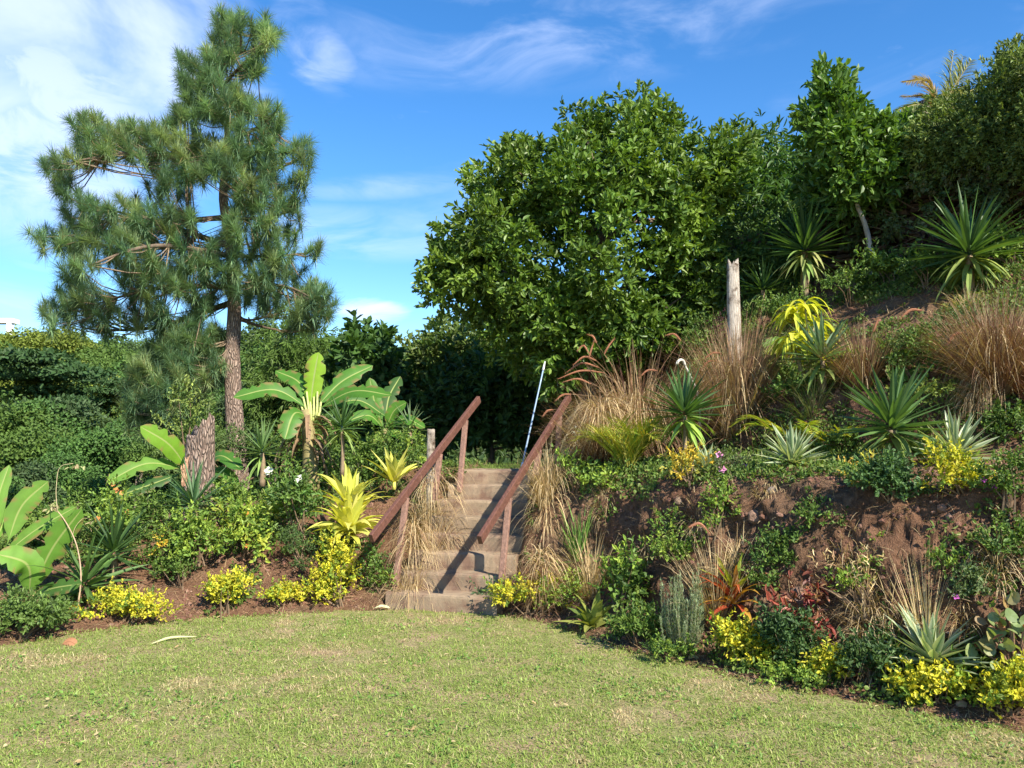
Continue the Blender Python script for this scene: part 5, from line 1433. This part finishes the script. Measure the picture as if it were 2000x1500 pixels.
shrub('golden_shrub', 'orange yellow croton sprays beside the small striped agave', 1352, 950, 95, 60, .035, 700, [(.55, .38, .04), (.62, .46, .06), (.3, .3, .05)], 'golden shrub', gy_, 131, aspect=.45)
shrub('golden_shrub', 'loose orange yellow sprig on the terrace edge under the tall yucca', 1700, 960, 70, 80, .03, 420, [(.55, .38, .06), (.5, .5, .08), (.2, .3, .05)], 'golden shrub', gy_, 132, aspect=.45)
gs = 'green garden shrubs'
def gsh(label, cx, by, w, h, n, seed, leaf=.035, cols=GREEN, **k): shrub('garden_shrub', label, cx, by, w, h, leaf, n, cols, 'shrub', gs, seed, **k)
gsh('clipped green shrub at the far left corner of the bed', 40, 1245, 160, 80, 3600, 141, .035, [(.10, .17, .035), (.14, .22, .05), (.07, .12, .03)])
gsh('green shrub with orange flower tips above the dark yucca', 225, 1075, 110, 90, 900, 142, .045, LIME, Y=8.9, flowers=((.75, .30, .10), 9, .035))
gsh('tangled green shrub on the bed between the yucca and stump', 330, 1110, 130, 80, 1600, 143, .04, GREEN + LIME, Y=8.8)
gsh('light green shrub in front of the broken stump', 390, 1100, 100, 95, 1500, 144, .042, LIME, Y=8.7)
gsh('dark low shrub in front of the light green one', 355, 1150, 90, 60, 1200, 145, .028, GREEN)
gsh('bushy yellow green croton in the middle of the left bed', 480, 1085, 120, 110, 1500, 146, .055, LIME + [(.35, .38, .05)], Y=9.0, flowers=((.7, .22, .06), 4, .03))
gsh('leafy shrub with white roses beside the yellow bromeliad', 590, 1060, 130, 115, 2100, 147, .045, GREEN + [(.10, .2, .04)], Y=9.1, flowers=((.85, .85, .75), 5, .055))
gsh('fine leaved dark shrub below the white roses', 588, 1110, 120, 75, 2200, 148, .022, [(.06, .11, .03), (.09, .15, .04)], Y=8.8)
gsh('green herb tuft behind the tall yellow shrub', 720, 1130, 60, 60, 700, 149, .035, GREEN, Y=8.7)
gsh('small green plant beside the last handrail post', 745, 1160, 60, 40, 500, 150, .035, GREEN + LIME)
gsh('hedge like pale green shrub at the foot of the pine', 450, 950, 330, 115, 6500, 151, .035, [(.10, .16, .05), (.14, .20, .06), (.07, .12, .035)], Y=11.6, depth=.4)
gsh('pale yellow green shrub behind the stump', 365, 900, 110, 110, 1500, 152, .05, [(.26, .32, .08), (.18, .25, .06), (.10, .17, .04)], Y=11.8)
gsh('dark shrub between the tall banana and the steps', 700, 960, 220, 120, 3600, 153, .045, GREEN, Y=10.6, depth=.5)
gsh('green shrub behind the small bananas', 620, 930, 260, 95, 3000, 154, .05, GREEN, Y=12.0, depth=.5)
gsh('bright leafy shrub by the top of the left handrail', 790, 930, 110, 70, 1200, 155, .045, GREEN + LIME, Y=10.8)
gsh('low green growth by the top step on the left', 875, 950, 50, 40, 420, 156, .035, GREEN, Y=10.2)
gsh('blue green seedling patch right of the bottom step', 950, 1190, 60, 40, 600, 157, .03, [(.07, .13, .06), (.10, .17, .07)])
gsh('broad leaved green shrub beside the olive bromeliad', 1212, 1215, 110, 110, 1100, 158, .05, GREEN + LIME)
gsh('low dark leafy shrub left of the rosemary', 1245, 1260, 110, 70, 1300, 159, .035, GREEN)
gsh('dark green shrub between the yellow shrubs at the bank foot', 1545, 1310, 110, 90, 2200, 160, .030, [(.05, .10, .03), (.07, .13, .04)])
gsh('low dark green shrub left of the large striped agave', 1700, 1330, 130, 75, 2000, 161, .032, [(.05, .10, .03), (.08, .14, .04)])
gsh('green herb mass on the terrace edge at the right', 1745, 990, 150, 85, 2600, 162, .034, [(.07, .14, .045), (.10, .19, .06), (.05, .10, .03)], depth=.4)
gsh('small bright seedling on the bare soil face', 1180, 965, 70, 40, 240, 163, .05, LIME)
gsh('bright seedling beside the dry grass on the right of the steps', 1125, 960, 60, 60, 260, 164, .05, LIME)
gsh('green plant at the foot of the feathery yellow palm', 1225, 935, 90, 16, 260, 165, .035, GREEN)
gsh('leafy green tangle below the split post', 1370, 700, 90, 70, 1100, 166, .04, GREEN)
gsh('green cover under the big yucca', 1560, 640, 190, 70, 2600, 167, .04, GREEN, depth=.5)
gsh('light green leafy plants below the slender tree', 1740, 560, 130, 60, 1500, 168, .06, GREEN + LIME)
gsh('green leaves on the dark slope left of the largest yucca', 1810, 560, 90, 50, 900, 169, .045, GREEN)
gsh('dark purple leaved plant below the slender tree', 1810, 520, 110, 45, 900, 170, .035, [(.07, .02, .035), (.10, .03, .05), (.05, .05, .03)])
gsh('purple leaved seedlings below the dark gap', 1405, 670, 70, 50, 500, 171, .03, [(.10, .03, .05), (.07, .03, .04)])
gsh('bright green vine patch right of the largest yucca', 1975, 520, 110, 60, 1300, 172, .04, LIME + GREEN)
gsh('fine green bush on the upper bank beside the largest grass', 1830, 690, 130, 90, 2200, 173, .028, [(.07, .13, .035), (.11, .18, .05)])
gsh('thin green creeper at the foot of the small palm', 1650, 880, 120, 30, 800, 174, .03, GREEN)
gsh('bright green herb under the bright lower yucca', 1345, 880, 70, 40, 500, 175, .03, LIME)
gsh('green weeds on the rock face right of the middle', 1540, 1120, 130, 60, 1000, 176, .032, GREEN + [(.12, .2, .06)], depth=.3)
gsh('yellow green weeds behind the rosemary', 1330, 1120, 120, 90, 1200, 177, .03, LIME + [(.25, .28, .08)], depth=.3)
gsh('trailing weed patch on the bank left of the tall straw stalks', 1680, 1160, 110, 60, 800, 178, .03, LIME, depth=.3)
gsh('grey green weed with a violet flower at the right of the bank', 1915, 1180, 90, 75, 1100, 179, .028, [(.10, .15, .06), (.14, .2, .08)], depth=.3, flowers=((.6, .12, .55), 2, .025))
gsh('violet flowered weeds on the far right terrace edge', 1970, 1000, 120, 90, 1300, 180, .03, GREEN, depth=.3, flowers=((.6, .12, .55), 3, .025))
gsh('dark leafy shrub under the right terrace grass', 1960, 860, 120, 60, 1100, 181, .035, GREEN)
gsh('small pink flowered plant on the terrace above the rock face', 1425, 925, 60, 40, 400, 182, .028, [(.12, .1, .06), (.1, .15, .05)], flowers=((.75, .3, .55), 3, .04))
for a_ in [
    ('creeping green weeds spilling over the rock face left of the herb mass', 1600, 1030, 90, 45, 600, 301, .03, GREEN),
    ('scrambling weeds on the cut face above the rosemary', 1310, 1060, 80, 50, 420, 302, .03, GREEN + LIME),
    ('pale weeds hanging under the small striped agave', 1400, 1050, 110, 80, 900, 303, .028, LIME),
    ('leafy creeper in the middle of the cut face right of the red cordyline', 1500, 1165, 100, 70, 800, 304, .032, GREEN),
    ('thin weeds on the soil face near the tall straw stalks', 1850, 1130, 80, 50, 420, 305, .028, LIME + GREEN),
    ('dark weeds on the far right of the cut face', 1975, 1110, 100, 70, 800, 306, .03, GREEN),
    ('low green mat at the foot of the bank beside the straw stalks', 1750, 1290, 110, 45, 900, 307, .03, GREEN),
    ('green weeds along the lawn edge under the round leaved bush', 1920, 1340, 110, 50, 1000, 308, .028, GREEN),
    ('green weeds along the lawn edge below the dark leafy shrub', 1300, 1290, 120, 36, 900, 309, .026, GREEN + LIME),
    ('small green weeds along the lawn edge below the red croton', 1560, 1335, 130, 34, 900, 310, .026, LIME),
    ('shaggy green plant under the yellow croton', 1560, 785, 90, 40, 700, 311, .04, GREEN),
    ('low greenery between the upright brown clump and the middle one', 1520, 745, 70, 40, 600, 312, .035, GREEN + LIME),
    ('yellowish ground plants under the largest brown grass', 1820, 800, 170, 50, 1500, 313, .03, [(.3, .32, .05), (.2, .26, .05), (.1, .16, .04)]),
    ('leafy mass on the slope right of the big yucca', 1660, 600, 130, 60, 1500, 314, .04, GREEN),
    ('dark greenery behind the small sprouting banana', 1790, 745, 130, 80, 1500, 315, .035, GREEN),
    ('shrub filling the gap between the fountain grass and the split post', 1370, 640, 120, 90, 1500, 316, .045, GREEN),
    ('green shrub at the back of the left bed beside the pine trunk', 540, 960, 150, 110, 2200, 317, .045, GREEN + LIME),
    ('leafy shrub behind the dark yucca at the left', 130, 1080, 150, 110, 2400, 318, .045, GREEN),
    ('tall green leafy shrub behind the left edge bananas', 30, 1010, 140, 120, 2000, 319, .05, GREEN),
    ('spreading green shrub under the broken stump', 440, 1030, 110, 80, 1400, 320, .045, GREEN + LIME),
    ('low soft green plant between the stump yucca and the dark yucca', 290, 1050, 130, 80, 1600, 321, .04, GREEN),
    ('dark green plant at the foot of the big yellow bromeliad', 640, 1090, 90, 50, 900, 322, .035, GREEN),
    ('light green weeds right of the yellow shrub by the bottom step', 1105, 1190, 90, 60, 900, 323, .035, LIME),
    ]:
    gsh(*a_[:9])
shrub('dead_branches', 'tangle of thin dry stalks sprawled over the cut face', 1690, 1200, 190, 100, .05, 260, STRAW, 'dry stalks', None, 330, aspect=.12, mat=M_dry, stems=60)
# low sprigs scattered along the lawn edge
shrub('flowering_plant', 'small single stemmed plant with a yellow flower head on the left bed', 312, 1120, 34, 20, .03, 90, [(.62, .42, .05), (.6, .5, .08)], 'flowering plant', None, 185, lift=.22, stems=3)

# rosemary: upright bottlebrush stems
def rosemary():
    rng = np.random.default_rng(201); base = hit(1335, 1275); Yd = base[1]
    t = empty('rosemary_bush', sink(base), 'upright grey green rosemary bush at the foot of the bank', 'rosemary')
    H = px2m(155, Yd); lf = MB(); stm = MB()
    for i in range(44):
        a = rng.random() * 6.283; r = math.sqrt(rng.random()); rx = px2m(50, Yd) * r
        tip = base + [math.cos(a) * rx, math.sin(a) * rx * .8, H * rng.uniform(.45, 1.08) * (1 - .3 * r * rng.random())]
        st0 = base + [math.cos(a) * rx * .25, math.sin(a) * rx * .25, 0]
        mid = st0 * .5 + tip * .5 + [math.cos(a) * rx * .18, math.sin(a) * rx * .18, -H * .10] + rng.normal(size=3) * .012
        c = curve([sink(st0), mid, tip], 30); tube(stm, c, [.004, .002], 4, (.2, .17, .11), cap=False)
        m = 230; k = rng.integers(3, 30, m); tg = nrm(np.gradient(c, axis=0))[k]
        D = rsph(m, rng) * .8 + tg * .9
        blades(lf, c[k] + rng.normal(size=(m, 3)) * .003, D, rng.uniform(.018, .034, m), .0038, .1, 2, pal(m, [(.24, .32, .17), (.30, .38, .22), (.16, .22, .11), (.38, .45, .28)], rng), prof=[1, .9, .2], rng=rng)
    part('foliage', lf, M_leafm, t); part('stem', stm, M_stem, t)
rosemary()
# round leaved sea grape at the right edge
def seagrape():
    rng = np.random.default_rng(211); base = hit(1985, 1335); Yd = base[1]
    t = empty('round_leaved_bush', sink(base), 'bush with big round leathery leaves some of them red at the right edge', 'bush')
    n = 90; d = rsph(n, rng); d[:, 2] = np.abs(d[:, 2])
    C = base + d * [px2m(72, Yd), px2m(60, Yd), px2m(145, Yd)] * rng.uniform(.6, 1, (n, 1)) + [0, 0, .04]
    a = np.linspace(0, 2 * np.pi, 13)[:-1]
    disc = np.concatenate([[[0, .5, -.05]], np.stack([np.sin(a) * .52, .5 - np.cos(a) * .5, .06 * np.cos(2 * a)], 1)])
    tri = [[0, 1 + i, 1 + (i + 1) % 12] for i in range(12)]
    D = nrm(d * .6 + rng.normal(size=(n, 3)) * .5 + [0, -.2, -.1]); Xv, Dv, Zv = frames(D, np.tile([0, -.9, .8], (n, 1)), .3, rng)
    s = rng.uniform(.055, .095, n)[:, None]
    M = np.stack([Xv * s, Dv * s, Zv * s], 2)
    col_ = pal(n, [(.20, .27, .10), (.26, .32, .13), (.14, .21, .08), (.40, .10, .05), (.32, .28, .14)], rng, wt=[.3, .28, .24, .08, .1])
    mb = MB(); mb.inst(disc, None, C, M, col_, tri); part('foliage', mb, M_leaf, t)
    mb = MB()
    for k in range(14):
        e = C[rng.integers(n)]; tube(mb, curve([sink(base), (base + e) / 2 + [0, 0, .03], e], 5), [.010, .004], 5, (.25, .15, .10), cap=False)
    part('stem', mb, M_stem, t)
seagrape()

# bent dry vine stalk at the left, stick and leaf on the lawn
def vine():
    Yd = 7.7
    b = at(152, 1200, Yd); t = empty('dry_vine_stalk', b, 'thin dry stalk bending up from the bare soil left of the yellow hedge', 'stalk')
    mb = MB(); tube(mb, curve([at(150, 1200, Yd), at(158, 1120, Yd), at(148, 1060, Yd), at(122, 1010, Yd), at(100, 985, Yd + .05)], 24), [.009, .006, .004], 6, (.42, .30, .20)); part('stem', mb, M_stem, t, True)
    mb = MB(); tube(mb, curve([at(112, 1000, Yd), at(110, 950, Yd), at(120, 910, Yd), at(143, 905, Yd)], 20), [.0035, .0025], 5, (.45, .38, .22))
    tube(mb, curve([at(140, 1050, Yd), at(150, 1025, Yd), at(165, 1012, Yd), at(178, 1015, Yd)], 14), [.003, .002], 5, (.45, .36, .2)); part('tendril', mb, M_stem, t, True)
    rng = np.random.default_rng(3); P = np.concatenate([np.tile(at(147, 908, Yd), (8, 1)), np.tile(at(105, 990, Yd), (14, 1)), np.tile(at(178, 1018, Yd), (6, 1))]) + rng.normal(size=(28, 3)) * .025
    mb = MB(); leaves(mb, P, rng.normal(size=(28, 3)) + [0, 0, -.6], .05, .022, pal(28, [(.35, .36, .16), (.4, .3, .18)], rng), .6, rng); part('withered_leaves', mb, M_leafm, t)
vine()
def thing_on_lawn():
    b = flat(340, 1254); mb = MB(); c = curve([flat(296, 1260) + [0, 0, .012], flat(330, 1253) + [0, 0, .03], flat(384, 1248) + [0, 0, .02]], 10)
    rr = np.array([.004, .012, .015, .014, .012, .010, .008, .006, .004, .002])
    tube(mb, c, [.004, .012, .010, .003], 6, (.55, .55, .30))
    solo('fallen_palm_blade', mb, M_dry, b, 'pale dry blade lying on the lawn near the left bed', 'fallen leaf', smooth=True)
    b = flat(134, 1262); rng = np.random.default_rng(8)
    mb = banana_leaf(rng, [b + [-.06, 0, .015], b + [0, .01, .035], b + [.06, 0, .01]], .04, (.36, .17, .09), (0, -.6, .8), rib=(.3, .14, .07))
    solo('fallen_leaf', mb, M_dry, b, 'curled brown dead leaf on the lawn edge at the left', 'fallen leaf', smooth=True)
    b = flat(745, 1194); mb = banana_leaf(rng, [b + [-.08, 0, .03], b + [0, .01, .05], b + [.08, .03, .03]], .02, (.6, .62, .36), (0, -.5, .8))
    solo('fallen_leaf', mb, M_dry, b, 'pale curled leaf lying beside the bottom step', 'fallen leaf', smooth=True)
    b = flat(1880, 1392); mb = banana_leaf(rng, [b + [-.05, 0, .02], b + [0, .01, .05], b + [.07, .02, .02]], .03, (.5, .34, .24), (0, -.5, .8))
    solo('fallen_leaf', mb, M_dry, b, 'pinkish dead leaf on the soil beneath the lower right yellow shrub', 'fallen leaf', smooth=True)
    b = flat(1355, 1292); mb = banana_leaf(rng, [b + [-.05, 0, .02], b + [0, .01, .04], b + [.05, .02, .015]], .025, (.5, .38, .18), (0, -.5, .8))
    solo('fallen_leaf', mb, M_dry, b, 'tan dead leaf on the lawn edge under the rosemary', 'fallen leaf', smooth=True)
thing_on_lawn()

# rocks embedded in the cut bank
def rock(px, py, w, h, seed, label, colr=(.24, .15, .11)):
    rng = np.random.default_rng(seed); b = hit(px, py); Yd = b[1]
    v = ICO2 * (1 + 1.1 * fbm(ICO2 * 1.6 + seed * 7, 3, seed)[:, None])
    V = b + v * [px2m(w / 2, Yd), px2m(w / 2, Yd) * .7, px2m(h / 2, Yd)]
    mb = MB(); mb.add(V, None, ICOF2, np.array(colr) * .8)
    solo('rock', mb, M_rock, b, label, 'rock', 'rocks in the cut bank')
rock(1560, 1165, 46, 40, 1, 'reddish rock sticking out of the bank above the red croton')
rock(1542, 1205, 50, 60, 2, 'larger brown rock behind the red croton')
rock(1395, 990, 26, 24, 3, 'small pale rock under the small striped agave', (.30, .22, .17))
rock(1475, 1010, 30, 28, 4, 'pinkish rock in the upper bank below the striped agave')
rock(1440, 965, 22, 22, 5, 'small rock at the terrace lip', (.28, .2, .15))
rock(1650, 1075, 34, 22, 6, 'flat rock under the overhanging herb mass')
rock(1330, 980, 24, 20, 7, 'brown rock near the golden sprays', (.26, .18, .13))
rock(1510, 960, 26, 20, 8, 'grey brown rock right below the pale striped agave', (.3, .23, .18))
rock(1865, 1235, 30, 16, 9, 'pale stone lying on the soil behind the large striped agave', (.42, .32, .26))

# clods, gravel and chips on the soil
def scatter_bank(n, lo=.02, hi=5.5, xmin=-8, xmax=8):
    xx = R.uniform(xmin, xmax, n * 3); yy = R.uniform(4.4, 12, n * 3)
    s = sdist(xx, yy); u, v = uv(xx, yy)
    k = (s > lo) & (s < hi) & ~((v > -.08) & (v < SW + .06) & (u > -.1) & (u < 3.5)) & (np.abs(xx) < yy * .7)
    xx, yy = xx[k][:n], yy[k][:n]
    return surf(xx, yy), sdist(xx, yy)
P, s = scatter_bank(90000)
k = fbm(P * 3.1, 3, 301) > .03 - .1 * R.random(len(P)) ** 3
P = P[k] - [0, 0, .004]
n = len(P); sz = .004 + .022 * R.random(n) ** 7 + .006 * (R.random(n) < .25)
A_, B_, C_ = frames(rsph(n)); sc3 = R.uniform(.6, 1.3, (n, 3))
M = np.stack([A_ * (sz * sc3[:, 0])[:, None], B_ * (sz * sc3[:, 1])[:, None], C_ * (sz * sc3[:, 2])[:, None]], 2)
cols_ = pal(n, [(.18, .088, .062), (.14, .07, .048), (.22, .125, .09), (.28, .19, .14)], wt=[.45, .33, .18, .04])
mb = MB(); mb.inst(ICO, None, P, M, cols_, ICOF)
solo('soil_clods', mb, M_rock, (0, 0, 0), 'loose clods and small stones on the bare soil', 'soil', kind='stuff')
# weeds and creeping cover on the banks
P, s = scatter_bank(190000, .03, 5.6)
d = fbm(P * [1.1, 1.1, 2.2], 4, 201) + .35 * fbm(P * 6, 2, 207)
right_w = sstep(-.5, 1, P[:, 0])
upper = sstep(1.7, 2.8, s) * right_w
left = P[:, 0] < -.9
thr = .115 - .12 * upper - np.where(left, .16 * sstep(1.0, 1.9, s) - .0, 0)
k = d > thr
P = P[k]; n = len(P)
P = P + np.abs(R.normal(size=(n, 3))) * [0, 0, .035] + [0, 0, .004]
mb = MB(); leaves(mb, P, nrm(R.normal(size=(n, 3)) + [0, -.5, .9]), R.uniform(.018, .055, n), R.uniform(.012, .030, n), pal(n, GREEN + [(.13, .2, .05), (.20, .24, .07)]), .8, up=np.tile([.3, -.8, .8], (n, 1)))
solo('ground_cover', mb, M_leafm, (0, 0, 0), 'creeping weeds and small leaves growing over the banks', 'ground cover', kind='stuff')
# dry litter
P, s = scatter_bank(60000, .0, 5.6)
n = len(P); D = nrm(R.normal(size=(n, 3)) * [1, 1, .35] + [0, -.1, .12])
mb = MB(); blades(mb, P + [0, 0, .008], D, R.uniform(.02, .16, n), R.uniform(.002, .0045, n), R.uniform(.0, 1.2, n), 3, pal(n, STRAW + [(.3, .18, .12)]), prof=[.8, 1, .7, .2])
solo('dry_litter', mb, M_dry, (0, 0, 0), 'dead grass stems and leaf litter strewn over the soil', 'litter', kind='stuff')
# bits on the stairs
n = 520; u = R.random(n) * NST * TREAD; v = R.choice([0, 1], n) * SW + R.normal(size=n) * .16; v = np.clip(v, .02, SW - .02)
zz = (np.floor(u / TREAD) + 1) * RISE + .012
P = np.stack([P0[0] + AX[0] * u + RX[0] * v, P0[1] + AX[1] * u + RX[1] * v, zz], 1)
mb = MB(); blades(mb, P, nrm(R.normal(size=(n, 3)) * [1, 1, .12]), R.uniform(.04, .2, n), .004, .2, 3, pal(n, STRAW[:3]), prof=[.8, 1, .7, .2])
solo('dry_litter', mb, M_dry, (0, 0, 0), 'straw fallen on the treads of the steps', 'litter', kind='stuff')
# path grass at the top of the stairs
n = 9000; xx = R.uniform(-1.6, 1.2, n); yy = R.uniform(10.2, 12.6, n)
u, v = uv(xx, yy); k = (u > 2.55) | (v < -.05) | (v > SW + .02)
xx, yy = xx[k], yy[k]; n = len(xx)
P = np.stack([xx, yy, hn(xx, yy)], 1)
mb = MB(); blades(mb, P, nrm(R.normal(size=(n, 3)) * [.7, .7, .2] + [0, 0, .8]), R.uniform(.03, .09, n), .006, .5, 2, pal(n, [(.12, .2, .04), (.17, .26, .05)]), prof=[1, .8, .1])
solo('path_grass', mb, M_grass, (0, 0, 0), 'grass on the path at the top of the steps', 'grass', kind='stuff')
